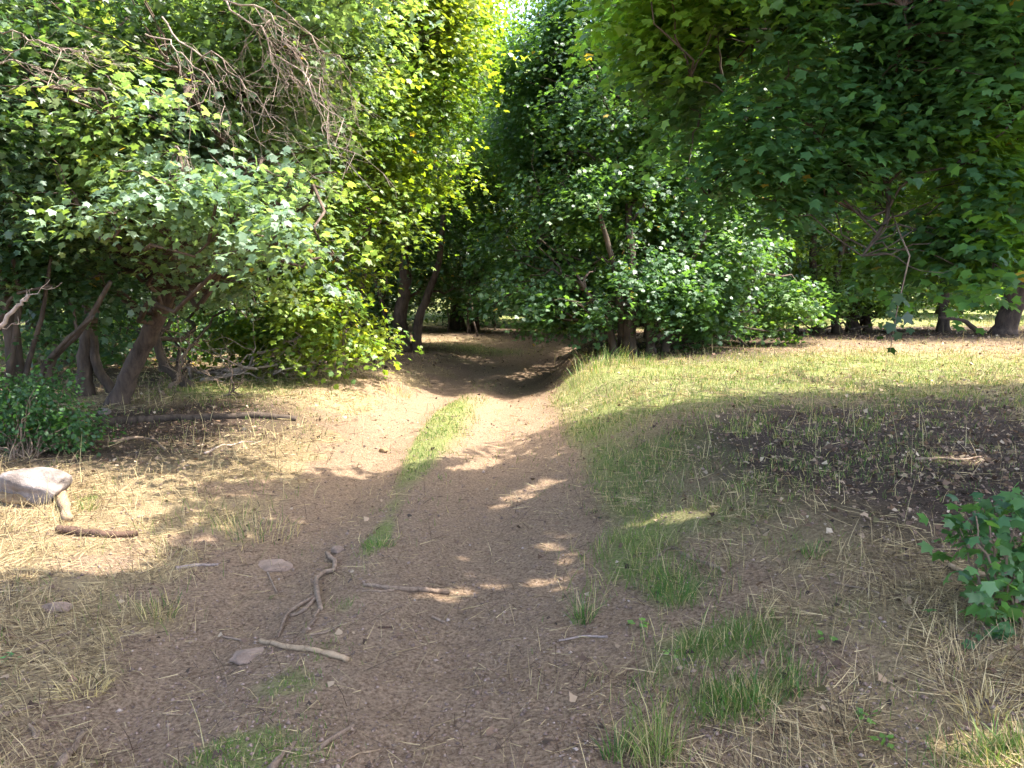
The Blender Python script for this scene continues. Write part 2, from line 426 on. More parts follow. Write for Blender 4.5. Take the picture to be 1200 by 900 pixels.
def green_mask(x, y):
    r = np.zeros_like(x); hh = np.full_like(x, .08); best = np.zeros_like(x)
    for gx, gy, rx, ry, s, h in GREEN:
        v = s*np.exp(-(((x-gx)/rx)**2 + ((y-gy)/ry)**2)*.9)
        hh = np.where(v > best, h, hh); best = np.maximum(best, v); r = 1-(1-r)*(1-np.clip(v, 0, 1))
    u = x-xc(y)-(noise(y, 0*y, 0, 2.3, 5)-.5)*.25
    bare = sstep(.22, .40, u)*(1-sstep(1.15, 1.6, u)) + sstep(-1.5, -1.15, u)*(1-sstep(-.42, -.26, u))
    return r*(1-.93*bare*(y < 17)), hh
def straw_mask(x, y):
    u = x-xc(y)-(noise(y, 0*y, 0, 2.3, 5)-.5)*.25
    n_ = noise(x, y, 0, .8, 41)*.6+noise(x, y, 0, .3, 42)*.4
    right = sstep(1.0, 2.4, u + (n_-.5)*1.2)
    lo = np.interp(y, [2.6, 5.5], [.50, .95])
    left = sstep(lo, lo+.7, -u + (n_-.5)*.9)
    s = np.maximum(right*.55, left)
    s = s*(.35+1.0*sstep(.3, .6, n_))
    return np.clip(s, 0, 1)
SH = [  # leaf litter and humus, also darkening the ground where tree shade falls: x, y, rx, ry, strength
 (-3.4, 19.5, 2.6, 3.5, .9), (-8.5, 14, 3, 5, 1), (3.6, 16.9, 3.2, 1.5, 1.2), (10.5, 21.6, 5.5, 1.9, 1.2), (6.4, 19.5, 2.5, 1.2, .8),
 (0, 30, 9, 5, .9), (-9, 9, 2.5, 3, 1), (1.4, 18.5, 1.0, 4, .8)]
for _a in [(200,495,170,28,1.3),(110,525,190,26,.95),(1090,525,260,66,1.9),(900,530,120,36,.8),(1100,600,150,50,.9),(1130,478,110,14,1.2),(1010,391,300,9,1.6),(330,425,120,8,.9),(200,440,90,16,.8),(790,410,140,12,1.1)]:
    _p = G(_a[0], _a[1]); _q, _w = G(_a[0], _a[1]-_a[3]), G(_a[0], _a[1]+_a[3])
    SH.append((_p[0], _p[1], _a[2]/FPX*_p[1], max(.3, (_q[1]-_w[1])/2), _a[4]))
def duff_shade_mask(x, y):
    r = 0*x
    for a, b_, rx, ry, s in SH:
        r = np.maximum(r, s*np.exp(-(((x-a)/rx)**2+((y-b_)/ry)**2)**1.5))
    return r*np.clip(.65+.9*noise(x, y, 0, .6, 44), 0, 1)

# ------------------------------------------------------------------ the ground
def build_ground():
    xs = np.arange(-5, 6.0, .032)
    gx = [6.0]; s = .04
    while gx[-1] < 400: gx.append(gx[-1]+s); s *= 1.09
    left = [-5.0]; s = .04
    while left[-1] > -400: left.append(left[-1]-s); s *= 1.09
    X = np.concatenate([np.array(left[1:])[::-1], xs, np.array(gx[1:] if gx[0] <= xs[-1]+.03 else gx)])
    ys = list(np.arange(1.6, 5.5, .03)); s = .032
    while ys[-1] < 500: ys.append(ys[-1]+s); s *= 1.0165 if ys[-1] < 30 else 1.06
    b = [1.6]; s = .05
    while b[-1] > -200: b.append(b[-1]-s); s *= 1.12
    Y = np.concatenate([np.array(b[1:])[::-1], ys])
    gx_, gy_ = np.meshgrid(X, Y)
    x = gx_.ravel(); y = gy_.ravel()
    z = ground(x, y)
    v = np.stack([x, y, z], 1)
    nx, ny = len(X), len(Y)
    i = (np.arange(ny-1)[:, None]*nx + np.arange(nx-1)[None])
    f = np.stack([i, i+1, i+nx+1, i+nx], -1).reshape(-1)
    g_, _ = green_mask(x, y)
    far = np.maximum(sstep(28, 34, y), sstep(22.0, 23.5, y)*(x > 3)); far = np.maximum(far, sstep(23, 26, y)*(x < -4))
    g_ = np.maximum(g_, far*.8)
    o = mesh_obj('ground', v, f, np.full((nx-1)*(ny-1), 4), ground_mat(), attrs={'straw': straw_mask(x, y)*(1-.6*far), 'green': np.clip(g_, 0, 1), 'duff': np.clip(duff_shade_mask(x, y), 0, 1)}, smooth=True)
    tag(o, kind='structure'); print('ground', len(v))
build_ground()

# ------------------------------------------------------------------ grass, straw, litter (nobody could count them)
def blades(rng, P, yaw, L, W, lean, bend, col):
    n = len(P); d = np.stack([np.cos(yaw), np.sin(yaw), 0*yaw], 1); sd = np.stack([-np.sin(yaw), np.cos(yaw), 0*yaw], 1)
    # the blade face turns on its own axis
    tw = rng.random(n)*math.pi; 
    rows = []
    for k, t in enumerate((0, .4, .75, 1.0)):
        ang = lean + bend*t
        # arc position
        h = L*t*np.cos(lean+bend*t*.5); r = L*t*np.sin(lean+bend*t*.5)
        c = P + d*r[:, None] + np.array([0, 0, 1.0])*h[:, None]
        if k < 3:
            wv = (W*(1, .85, .55)[k]*.5)[:, None]*(sd*np.cos(tw)[:, None] + d*np.sin(tw)[:, None]*np.cos(ang)[:, None] - np.array([0,0,1.0])*(np.sin(tw)*np.sin(ang))[:, None])
            rows += [c-wv, c+wv]
        else: rows.append(c)
    v = np.stack(rows, 1).reshape(-1, 3)
    t = np.array([(0,1,3),(0,3,2),(2,3,5),(2,5,4),(4,5,6)])
    f = (t[None]+(np.arange(n)*7)[:, None, None]).ravel()
    return v, f, np.full(n*5, 3), np.repeat(col, 7, 0)

def scatter(rng, n, y0, y1, a, fov=.78):
    u = rng.random(n); k = 1-a
    y = (y0**k + u*(y1**k-y0**k))**(1/k)
    x = (rng.random(n)*2-1)*(fov*y+1.7)
    return x, y

def build_grass():
    rng = np.random.default_rng(3)
    x, y = scatter(rng, 420000, 1.7, 34, 1.05)
    m, h = green_mask(x, y)
    st = straw_mask(x, y)
    cl = noise(x, y, 0, .22, 51)*.55 + noise(x, y, 0, .08, 52)*.45
    mm = m*np.where(y > 7.5, 1.6, 1.0)
    dens = np.clip(mm*sstep(.38, .66, cl + m*.12), 0, 1) + .035*st*(cl > .5)
    # thin the far ones
    keep = rng.random(len(x)) < np.clip(dens, 0, 1)
    x, y, h, m = x[keep], y[keep], h[keep], m[keep]; n = len(x)
    P = np.stack([x, y, ground(x, y)-.004], 1)
    L = h*.72*(.4+.9*rng.random(n)); W = .0032*np.maximum(1, y/4.5)**.75*(.7+.6*rng.random(n))
    yaw = rng.random(n)*2*math.pi
    t = np.clip(noise(x, y, 0, .5, 53) + rng.normal(size=n)*.18, 0, 1)[:, None]
    col = np.array([.055, .125, .022])*(1-t) + np.array([.15, .21, .045])*t
    mead = (sstep(10, 13, y)*(x > .3))[:, None]
    col = col*(1-mead*.5) + np.array([.19, .25, .055])*mead*.5
    dry = rng.random(n) < .24 + .12*mead[:, 0]
    col[dry] = np.array([.42, .35, .17])*(.7+.5*rng.random((dry.sum(), 1)))
    v = blades(rng, P, yaw, L, W, rng.random(n)*.35, rng.random(n)*1.0, col)
    o = mesh_obj('grass', v[0], v[1], v[2], GRASSM, attrs={'col': v[3]}); print('grass', n)
    tag(o, 'patchy green grass growing along the trail and across the meadow', 'grass', kind='stuff')
    # dry straw: matted strands, mostly lying
    x, y = scatter(rng, 520000, 1.7, 26, 1.1)
    st = straw_mask(x, y); cl = noise(x, y, 0, .35, 61)*.6 + noise(x, y, 0, .12, 62)*.4
    du = duff_shade_mask(x, y)
    keep = rng.random(len(x)) < (st*sstep(.25, .6, cl)*.85 + .045)*(1-.93*np.clip(du,0,1))
    x, y = x[keep], y[keep]; n = len(x)
    up = rng.random(n) < .15
    L = np.where(up, .07+.12*rng.random(n), np.where(rng.random(n) < .55, .015+.05*rng.random(n), .05+.17*rng.random(n)**1.5))
    yaw = noise(x, y, 0, .5, 63)*9 + rng.normal(size=n)*.9
    lean = np.where(up, rng.random(n)*.7, 1.38+rng.random(n)*.17)
    bend = np.where(up, rng.random(n)*.8, rng.normal(size=n)*.10)
    W = (.0019+.0016*rng.random(n))*np.maximum(1, y/4)**.8
    P = np.stack([x, y, ground(x, y)+np.where(up, -.004, .003+.014*rng.random(n))], 1)
    t = rng.random((n, 1))
    col = np.array([.18, .125, .065])*(1-t) + np.array([.56, .44, .23])*t
    dk = rng.random(n) < np.where(st[keep] < .3, .5, .2); col[dk] = np.array([.075, .048, .032])*(.6+1.0*rng.random((dk.sum(), 1)))
    v = blades(rng, P, yaw, L, W, lean, bend, col)
    o = mesh_obj('dry_grass', v[0], v[1], v[2], STRAWM, attrs={'col': v[3]}); print('straw', n)
    tag(o, 'matted dead straw lying on the dirt', 'dry grass', kind='stuff')
    # taller seeding stems
    x, y = scatter(rng, 9000, 2.2, 26, .9)
    m, _ = green_mask(x, y); st = straw_mask(x, y)
    edge = np.exp(-((y-21)/1.6)**2)*(x > 1.0)*(x < 14)*1.0 + .30*np.exp(-((y-8)/2)**2)*(x < -1.8)*(x > -3.6)
    keep = rng.random(len(x)) < .06*st+.10*m + edge*.6
    x, y = x[keep], y[keep]; n = len(x)
    P = np.stack([x, y, ground(x, y)-.003], 1); L = .16+.22*rng.random(n)
    col = np.array([.40, .34, .17])*(.7+.6*rng.random((n, 1)))
    v = blades(rng, P, rng.random(n)*6.3, L, .0035*np.maximum(1, y/4)**.75*np.ones(n), rng.random(n)*.25, rng.random(n)*.5, col)
    o = mesh_obj('seed_grass', v[0], v[1], v[2], STRAWM, attrs={'col': v[3]})
    tag(o, 'thin dry seeding grass stems standing above the turf', 'dry grass', kind='stuff')
build_grass()

def build_litter():
    rng = np.random.default_rng(8)
    x, y = scatter(rng, 90000, 1.8, 32, .9)
    du = duff_shade_mask(x, y); st = straw_mask(x, y)
    right = sstep(3, 4.5, x)*(1-sstep(10.5, 12, y))
    keep = rng.random(len(x)) < .55*du + .05*st + .022 + .42*right*(noise(x, y, 0, .5, 71) > .35)
    x, y = x[keep], y[keep]; n = len(x)
    P = np.stack([x, y, ground(x, y)+.004+.012*rng.random(n)], 1)
    N = np.array([0, 0, 1.0])+rng.normal(size=(n, 3))*.6
    a = rng.random(n)*6.3; T = np.stack([np.cos(a), np.sin(a), 0*a], 1)
    pal = np.array([(.10,.062,.04),(.17,.105,.065),(.28,.20,.125),(.06,.04,.028),(.40,.31,.21),(.13,.11,.045)])
    col = pal[rng.choice(6, n, p=[.27,.25,.16,.2,.06,.06])]*(.7+.6*rng.random((n, 1)))
    S = (.018+.040*rng.random(n)**1.6)*np.maximum(1, y/7)**.4
    v = leaf_arrays(P, N, T, S, col, 3)
    o = mesh_obj('leaf_litter', v[0], v[1], v[2], STRAWM, attrs={'col': v[3]}); print('litter', n)
    tag(o, 'brown and tan fallen leaves scattered over the shaded ground', 'leaf litter', kind='stuff')
    # crumbs of soil and pebbles
    x, y = scatter(rng, 90000, 1.8, 11, 1.2)
    keep = rng.random(len(x)) < .25+.9*sstep(.4,.7,noise(x,y,0,.25,77)*.6+noise(x,y,0,.06,78)*.4); x, y = x[keep], y[keep]; n = len(x)
    base = np.array([(1,0,0),(-.9,.15,0),(.1,1,0),(0,-1.05,.1),(.05,0,.8),(0,.1,-.6)])
    R = (.0025+.0045*rng.random(n)**2+.008*rng.random(n)**12)*np.maximum(1,y/4.5)**.5
    a = rng.random(n)*6.3; ca, sa = np.cos(a), np.sin(a)
    bb = base[None]*(1+.3*rng.normal(size=(n, 6, 1)))
    bx = bb[..., 0]*ca[:, None]-bb[..., 1]*sa[:, None]; by = bb[..., 0]*sa[:, None]+bb[..., 1]*ca[:, None]
    v = np.stack([x[:, None]+bx*R[:, None], y[:, None]+by*R[:, None], (ground(x, y)+R*.3)[:, None]+bb[..., 2]*R[:, None]], -1).reshape(-1, 3)
    t = np.array([(0,2,4),(2,1,4),(1,3,4),(3,0,4),(2,0,5),(1,2,5),(3,1,5),(0,3,5)])
    f = (t[None]+(np.arange(n)*6)[:, None, None]).ravel()
    pal = np.array([(.19,.125,.09),(.26,.18,.13),(.34,.26,.20),(.12,.08,.058)])
    col = np.repeat(pal[rng.choice(4, n, p=[.46,.3,.04,.2])], 6, 0)
    m, nn, b = new_mat('pebble'); at = nd(nn, 'ShaderNodeAttribute', attribute_name='col'); nn.links.new(at.outputs[0], b.inputs['Base Color']); b.inputs['Roughness'].default_value = .9
    o = mesh_obj('pebbles', v, f, np.full(n*8, 3), m, attrs={'col': col})
    tag(o, 'loose grit, pebbles and crumbs of soil on the trail', 'pebbles', kind='stuff')
build_litter()

# ------------------------------------------------------------------ trees
MAPLE = [(.050,.105,.030), (.060,.125,.030), (.045,.095,.035), (.075,.145,.030), (.055,.115,.040)]
DARK = [(.030,.072,.030), (.037,.084,.030), (.027,.064,.030), (.044,.096,.028)]  # greens darkened in the colour so crown interiors read as deep shade
LIME_BACKLIT = [(.120,.205,.026), (.100,.180,.030), (.150,.225,.026), (.080,.150,.030), (.175,.235,.035)]  # yellow-green that paints sun coming through the leaves into their colour
MID = [(.040,.090,.032), (.050,.106,.032), (.034,.078,.032), (.068,.130,.032)]  # also lowered in the colour to deepen the shade inside crowns

def build_tree(label, base, stems, ells, n_spray, per=22, r_spray=.42, size=.085, cols=MAPLE, kind=5, cull=.9, clump=.5,
               cs=.9, seed=1, bark=None, limbs=True, group='trees around the clearing', name='maple_tree', limb_r=.035, twigs=60, floor=.15, tilt=.4, shell=.4):
    rng = np.random.default_rng(seed)
    bark = bark or BARK
    b = np.array([base[0], base[1], float(ground(base[0], base[1]))])
    t = thing(name, label, 'tree', b, group)
    leaves, C = sprays(rng, ells, n_spray, per, r_spray, size, cols, kind, cull, clump, cs, shell, tilt, floor)
    E = np.array(ells, float)
    nodes = []; meshes = []
    for st in stems:      # (dx, dy, [points], r0, r1)
        pts, r0, r1 = st
        pts = np.array([np.array(p, float) for p in pts])
        k = np.linspace(0, len(pts)-1, max(8, 5*len(pts)))
        P = np.stack([np.interp(k, np.arange(len(pts)), pts[:, i]) for i in range(3)], 1)
        # soften the corners
        for _ in range(3): P[1:-1] = (P[:-2]+2*P[1:-1]+P[2:])/4
        P[1:-1] += rng.normal(size=P[1:-1].shape)*r0*.06
        P[0, 2] = ground(P[0, 0], P[0, 1], False)-.08
        tt = np.linspace(0, 1, len(P)); R = r0*(1-tt)+r1*tt
        R[0] *= 1.45; R[1] *= 1.15
        meshes.append([tube(P, R, 14, .22, seed)])
        for p, r in zip(P[2:], R[2:]): nodes.append((p, r, len(meshes)-1))
    NP = np.array([q[0] for q in nodes]); NR = np.array([q[1] for q in nodes])
    if limbs:
        ends = []
        for e in E:
            for _ in range(2):
                tgt = e[:3] + rng.normal(size=3)*e[3:]*.33
                d = np.linalg.norm(NP-tgt, axis=1) + rng.random(len(NP))*.9 + np.clip(NP[:, 2]-tgt[2]+.3, 0, 9)*1.2
                i = np.argmin(d)
                P = curve(rng, NP[i], tgt, 9, .10, .04)
                r = min(limb_r*(.8+.5*rng.random()), NR[i]*.75)
                meshes[nodes[i][2]].append(tube(P, np.linspace(r, r*.35, 9), 6, .2, seed, False))
                for p in P[3:]: ends.append((p, r*.5, nodes[i][2]))
        EP = np.array([q[0] for q in ends])
        sel = rng.choice(len(C), min(twigs*len(E)//3, len(C)), replace=False) if len(C) else []
        for s in sel:
            d = np.linalg.norm(EP-C[s], axis=1); i = np.argmin(d)
            if d[i] > 2.2: continue
            P = curve(rng, EP[i], C[s], 6, .12, .03)
            meshes[ends[i][2]].append(tube(P, np.linspace(.011, .003, 6), 4, 0, 0, False))
    for mm in meshes:
        v, f, s = join(mm)
        mesh_obj('trunk', v, f, s, bark, t, smooth=True, loc=b)
    mesh_obj('crown', leaves[0], leaves[1], leaves[2], LEAFM, t, attrs={'col': leaves[3]}, loc=b)
    print(label, 'leaves', len(leaves[2])//len(LEAVES[kind][1]))
    return t

DO, RS = 0.0, 1.0
def E_(px, py, d, rx, ry=None, rz=None):
    ry = (ry or rx)*RS; rz = (rz or rx*.8)*RS; rx = rx*RS
    p = V(px, py, d+DO); return (*p, rx, ry or rx, rz or rx*.8)
def B_(px, py): return G(px, py)

def over(px0, px1, py0, py1, nx, ny, z0, z1, r, rng):  # crown lobes set sunward of a stretch of ground to shade it
    out = []
    for i in range(nx):
        for j in range(ny):
            px = px0+(px1-px0)*(i+.5)/nx; py = py0+(py1-py0)*(j+.5)/ny; g = G(px, py); z = rng.uniform(z0, z1)
            c = g+SUN/SUN[2]*(z-g[2]); out.append((c[0], c[1], c[2], r*rng.uniform(.85,1.2), r*rng.uniform(.85,1.2), r*.5))
    return out
_ro = np.random.default_rng(5)
# --- left side
b = B_(138, 474)
L1 = build_tree('leaning brown trunk with sunlit grey-green maple crown left of the trail', b, [
    ([b, V(150,440,b[1]), V(178,385,b[1]-.1), V(206,325,b[1]-.2), V(250,240,b[1]-.2), V(285,120,b[1]), V(300,-60,b[1]+.2)], .13, .07)],
    [E_(60,110,8.2,1.3), E_(170,150,8.6,1.2), E_(90,235,8.4,1.0,1.0,.55), E_(180,275,9.2,1.1,1.1,.5), E_(270,215,9.6,1.1), E_(300,110,9.8,1.3), E_(200,30,9.5,1.7), E_(60,10,9.5,1.6), E_(330,300,10.6,1.0,1,.7), E_(250,330,11.3,.9,.9,.4),
     E_(330,20,10.5,1.5), E_(30,290,9.3,.9,.9,.5), E_(390,60,10.6,1.0), E_(400,-20,10.2,1.1), E_(300,190,10.5,.9), E_(330,10,8.9,.9), E_(400,-60,8.4,1.0), E_(60,330,8.8,.7,.6,.35), E_(200,320,9.0,.6,.5,.3)]+[(e[0],e[1],e[2],e[3],e[4],.26) for e in over(-60,240,462,545,6,4,1.9,3.3,.62,_ro)],
    2700, 20, .30, .080, cols=[(.115,.190,.120), (.140,.215,.135), (.090,.155,.090), (.130,.210,.080), (.15,.205,.075)], kind=5, cull=.6, seed=11, bark=BARKR, clump=.50, cs=.7)  # pale silvery greens paint the sun's sheen into the leaf colour
b = B_(100, 462)
L2 = build_tree('twin dark trunks just left of the leaning trunk', b, [
    ([b, V(98,420,b[1]), V(110,350,b[1]), V(100,250,b[1]), V(120,100,b[1])], .11, .06),
    ([b+[.35,.1,0], V(112,430,b[1]), V(108,380,b[1]), V(118,320,b[1]+.2), V(160,200,b[1])], .07, .04)],
    [E_(60,330,12,1.6,1.2,1.0), E_(150,220,12.5,1.8,1.2,1.5), E_(40,180,12.5,2.0,1.2,1.6), E_(120,40,12.5,2.4,1.5,2), E_(230,80,13,2.0,1.5,2)],
    1000, 22, .4, .10, cols=DARK, kind=3, seed=12, clump=.45)
b = B_(18, 500)
L0 = build_tree('multi-stemmed tree at the left edge with many thin stems', b, [
    ([b, V(20,430,b[1]), V(5,340,b[1]), V(-20,200,b[1])], .10, .06),
    ([b+[.15,.1,0], V(60,420,b[1]), V(98,385,b[1]-.2), V(130,330,b[1]-.4)], .05, .02),
    ([b+[.1,-.1,0], V(50,430,b[1]), V(76,400,b[1]-.3), V(110,370,b[1]-.5)], .04, .015),
    ([b+[.05,-.15,0], V(35,420,b[1]), V(50,370,b[1]-.3), V(60,300,b[1]-.4)], .035, .015),
    ([b+[-.1,-.1,0], V(15,410,b[1]-.2), V(25,350,b[1]-.3), V(10,280,b[1]-.4)], .04, .015),
    ([b+[-.3,-.1,0], V(-5,400,b[1]-.2), V(12,345,b[1]-.5), V(60,335,b[1]-.7)], .03, .012)],
    [E_(0,300,8.4,1.0,.8,.7), E_(-60,200,8,1.4), E_(60,330,9,.9,.8,.5), E_(-80,60,8,2)],
    650, 20, .34, .085, cols=DARK, kind=5, seed=13, clump=.45, limb_r=.03)
b = B_(184, 470)
L3 = build_tree('thin dark trunk standing right of the leaning trunk', b+[0, 1.2, 0], [
    ([b+[0,1.2,0], V(184,420,b[1]+1.2), V(180,330,b[1]+1.2), V(210,200,b[1]+1.2)], .075, .04)],
    [E_(230,200,14,1.5,1.5,1.6), E_(330,250,14,1.3,1.3,1.2), E_(200,340,14.5,1.4,1,.9), E_(280,345,14,1.0,1,.5), E_(120,380,15,1.5,1,.8), E_(250,80,14,2)],
    750, 22, .4, .10, cols=MAPLE, kind=3, seed=14, clump=.45)
# backlit yellow-green tree overhanging the trail from the left
b = onground(-4.5, 18.0)
L4 = build_tree('backlit yellow-green maple overhanging the left side of the trail', b, [
    ([b, b+[.1,0,2.2], b+[.4,-.3,4.5], b+[.6,-.4,7.0]], .17, .07),
    ([b+[.4,-.3,0], b+[.8,-.5,1.6], b+[1.4,-.9,3.6]], .08, .04),
    ([b+[.7,.2,0], b+[1.0,.1,1.4], b+[1.6,-.2,3.2]], .06, .03)],
    [E_(470,60,14.5,1.6,1.5,1.5), E_(420,160,14,1.4,1.4,1.2), E_(500,180,15,1.0,1,1.1), E_(440,250,14,1.1,1,.9), E_(390,320,13.6,1.0,1,.8), E_(400,385,13.8,.8,.8,.55), E_(350,370,14,.9,.9,.6),
     E_(370,60,13,1.5,1.4,1.5), E_(340,220,13,1.3), E_(520,20,15.5,1.3), E_(430,-60,14,2), E_(530,110,16,.9), E_(320,400,15,1.0,1,.5), E_(400,408,12.8,.7,.7,.36), E_(350,400,13.0,.8,.7,.4), E_(440,395,14,.6,.6,.4), E_(285,395,14,.9,.8,.4), E_(370,350,12.6,.8,.7,.5)],
    3200, 22, .34, .095, cols=LIME_BACKLIT, kind=5, cull=.5, seed=15, clump=.49, cs=.8, twigs=40)
L4b = build_tree('pale lime tree behind the gap at the head of the trail', onground(-2.2, 30), [
    ([onground(-2.2,30), onground(-2.2,30)+[.1,0,4], onground(-2.2,30)+[.3,0,9]], .16, .06)],
    [E_(545,60,27,2.4,2,2.6), E_(570,130,28,2.0,1.6,2), E_(500,20,27,3,2,3), E_(600,90,30,1.6,1.5,1.4), E_(560,200,29,2,2,2.0), E_(590,170,31,2,2,2), E_(470,200,26,2.4,2,3), E_(540,-20,28,3,2,2)],
    1300, 22, .6, .15, cols=LIME_BACKLIT, kind=3, cull=.6, seed=16, clump=.42, limbs=False)
b = B_(472, 412)
C1 = build_tree('forked reddish trunks beside the shaded hollow of the trail', b, [
    ([b, V(468,370,b[1]), V(476,340,b[1]), V(470,250,b[1]), V(480,120,b[1])], .20, .10),
    ([b+[.35,0,0], V(490,375,b[1]), V(500,348,b[1]), V(515,310,b[1]), V(520,250,b[1])], .13, .06),
    ([b+[-.45,.3,0], V(452,370,b[1]), V(440,330,b[1]), V(430,260,b[1])], .08, .04),
    ([b+[-.9,.3,0], V(425,380,b[1]), V(415,340,b[1])], .05, .03)],
    [E_(480,300,21,1.8,1.4,1.5), E_(530,270,22,1.8,1.4,1.6), E_(450,230,21,2.2,1.6,2), E_(500,160,21,2.4,2,2), E_(430,390,20.5,.9,.6,.5), E_(545,330,22,1.1,1,.7), E_(420,340,21,1.2,1,1)],
    1200, 22, .45, .12, cols=MID, kind=3, cull=.9, seed=17, bark=BARKR, clump=.45)

# --- centre and right middle distance
DO, RS = -4.3, .80
b = B_(738, 414)
C2 = build_tree('many-stemmed bushy maple at the far edge of the meadow', b, [
    ([b, V(738,380,b[1]), V(745,340,b[1]+.1), V(735,250,b[1]+.9), V(740,120,b[1]+2)], .13, .05),
    ([b+[.4,0,0], V(760,385,b[1]), V(775,350,b[1]+.1), V(800,290,b[1]+.5)], .085, .04),
    ([b+[-.3,0,0], V(715,385,b[1]), V(700,360,b[1]), V(680,330,b[1])], .08, .03),
    ([b+[.7,.2,0], V(785,380,b[1]), V(792,340,b[1]), V(830,270,b[1])], .08, .04),
    ([b+[-.1,.3,0], V(728,370,b[1]), V(722,320,b[1]), V(700,240,b[1])], .09, .04)],
    [E_(700,330,19.5,1.1,1,.55), E_(640,320,20.5,1.3,1.1,.9), E_(760,320,19,1.2,1.1,.6), E_(830,335,19,1.1,1,.7), E_(870,370,19.3,.75,.7,.4), E_(850,290,19.5,1.2), E_(720,240,19.5,1.5,1.3,1.1), E_(650,240,20.5,1.6,1.3,1.2), E_(800,220,20,1.6,1.3,1.2),
     E_(690,140,20.5,1.8,1.5,1.3), E_(770,120,20.5,1.9,1.5,1.5), E_(640,160,21.5,1.4,1.2,1.2), E_(720,30,21,1.9,1.6,1.5), E_(810,40,21,2,1.6,1.5), E_(600,290,22,1.1,1,1.1), E_(670,70,21.5,1.3,1.3,1.2), E_(590,350,23,1.2,1,.6), E_(760,-60,21,2), (1.5,18,4.5,1.6,1.6,1.2), (2.6,20.5,5,1.8,1.6,1.3), (.6,19.5,5.4,1.5,1.6,1.1), (3.2,17.5,5,1.7,1.5,1.3), (.1,22,5.6,1.6,1.6,1.1), (2,23,5,1.8,1.8,1.4), (4.4,17.2,2.6,1.4,1.1,.9), (3.6,16.2,1.7,1.1,.8,.5), (4.6,16.6,4.0,1.4,1.1,1.2), (1.0,17.0,6.4,1.6,1.6,1.0), E_(655,372,19.6,.9,.8,.4), E_(700,365,19.2,.8,.7,.35), E_(905,385,20.5,.9,.8,.4), E_(930,350,20.5,1.0,.8,.6), E_(620,330,20.5,1.2,1.1,.7), E_(820,385,19.2,.6,.6,.3), (1.3,14.3,1.45,.9,.5,.42), (2.1,14.0,1.7,.9,.5,.4), (3.0,14.1,1.5,.9,.5,.45), (.5,15.0,1.4,.8,.5,.5), (3.9,14.8,1.35,.8,.6,.42), (2.6,14.4,1.15,.7,.4,.25), (-.1,16.2,1.6,.8,.6,.5)],
    8500, 20, .34, .095, cols=[(.056,.124,.044), (.066,.142,.042), (.050,.112,.044), (.094,.175,.038)], kind=5, cull=.93, seed=21, clump=.47, cs=.8, twigs=24)
DO, RS = 0, 1
b = onground(3.4, 19.0)
build_tree('tall light green maple rising behind the bushy one', b, [
    ([b, b+[0,0,2.5], b+[-.2,.3,5], b+[-.5,.4,9]], .16, .06)],
    [E_(640,60,18,1.4,1.2,1.1), E_(700,90,18,1.4,1.2,1.2), E_(620,150,18.5,1.1,1,1), E_(770,150,18,1.4,1.2,1.1), E_(690,180,18,1.3,1.2,.9), E_(740,30,18,1.5,1.3,1.1), E_(830,120,18,1.4), E_(660,-20,18.5,1.3), E_(800,230,18,1.2), E_(880,200,18,1.3), E_(850,20,18.5,1.5)],
    1700, 20, .38, .10, cols=[(.075,.145,.035), (.095,.17,.032), (.06,.125,.036), (.12,.19,.03)], kind=3, cull=.97, seed=26, clump=.47, twigs=20)  # lighter greens paint sunlit speckle into this crown
DO, RS = -3.0, .88
b = B_(958, 390)
R1 = build_tree('pair of slim dark trunks leaning right at the meadow edge', b, [
    ([b, V(955,350,b[1]), V(952,300,b[1]), V(960,200,b[1])], .13, .06),
    ([b+[.5,0,0], V(975,350,b[1]), V(985,300,b[1]), V(1010,200,b[1])], .11, .05),
    ([b+[-.5,.2,0], V(940,350,b[1]), V(935,300,b[1])], .06, .03),
    ([b+[-1.0,.3,0], V(915,350,b[1]), V(922,300,b[1])], .05, .03)],
    [E_(900,270,23,1.8,1.4,1.3), E_(960,230,23,2,1.6,1.4), E_(920,150,23,2.2,1.8,1.8), E_(990,130,23.5,2.2), E_(880,330,22.5,1.2,1,.8), E_(900,40,23,2.5), E_(1000,20,23,2.5)],
    1100, 22, .5, .13, cols=MID, kind=3, seed=22, cull=.15, clump=.45)
b = B_(1000, 388)
R2 = build_tree('short stout trunk clump left of the hanging leaf sprig', b, [
    ([b, V(998,350,b[1]), V(990,290,b[1]), V(1000,200,b[1])], .16, .07),
    ([b+[.4,0,0], V(1012,350,b[1]), V(1022,300,b[1]), V(1030,250,b[1])], .10, .05),
    ([b+[.2,.2,0], V(1020,360,b[1]), V(1035,330,b[1])], .05, .02)],
    [E_(1010,290,24,1.5,1.2,.9), E_(1050,210,24,2.1,1.6,1.5), E_(1060,110,24,2.3), E_(1060,310,23.5,1.3,1,.6), E_(950,320,23.2,1.3,1,.6), E_(1000,330,23.6,1.0,.9,.5), E_(1130,320,23.2,1.2,.9,.5), E_(900,345,23,1.0,.9,.5), E_(1040,345,23.4,1.0,.9,.4), E_(960,345,22.8,.9,.9,.4), E_(1090,345,24,1.0,.9,.4), E_(1160,345,23.5,1,.9,.4), E_(870,356,22.2,.9,.8,.4), E_(925,350,22,.9,.7,.4), E_(985,352,22,.9,.7,.38), E_(1045,350,22,.9,.7,.38), E_(1075,345,21.8,.9,.7,.38), E_(1080,20,24,2.6)],
    1900, 22, .42, .12, cols=[(.10,.17,.03), (.06,.125,.034), (.08,.15,.034)], kind=3, seed=23, cull=.15, clump=.46)  # first green paints bright backlit leaves into the crown
DO, RS = -1.8, .93
b = B_(1106, 389)
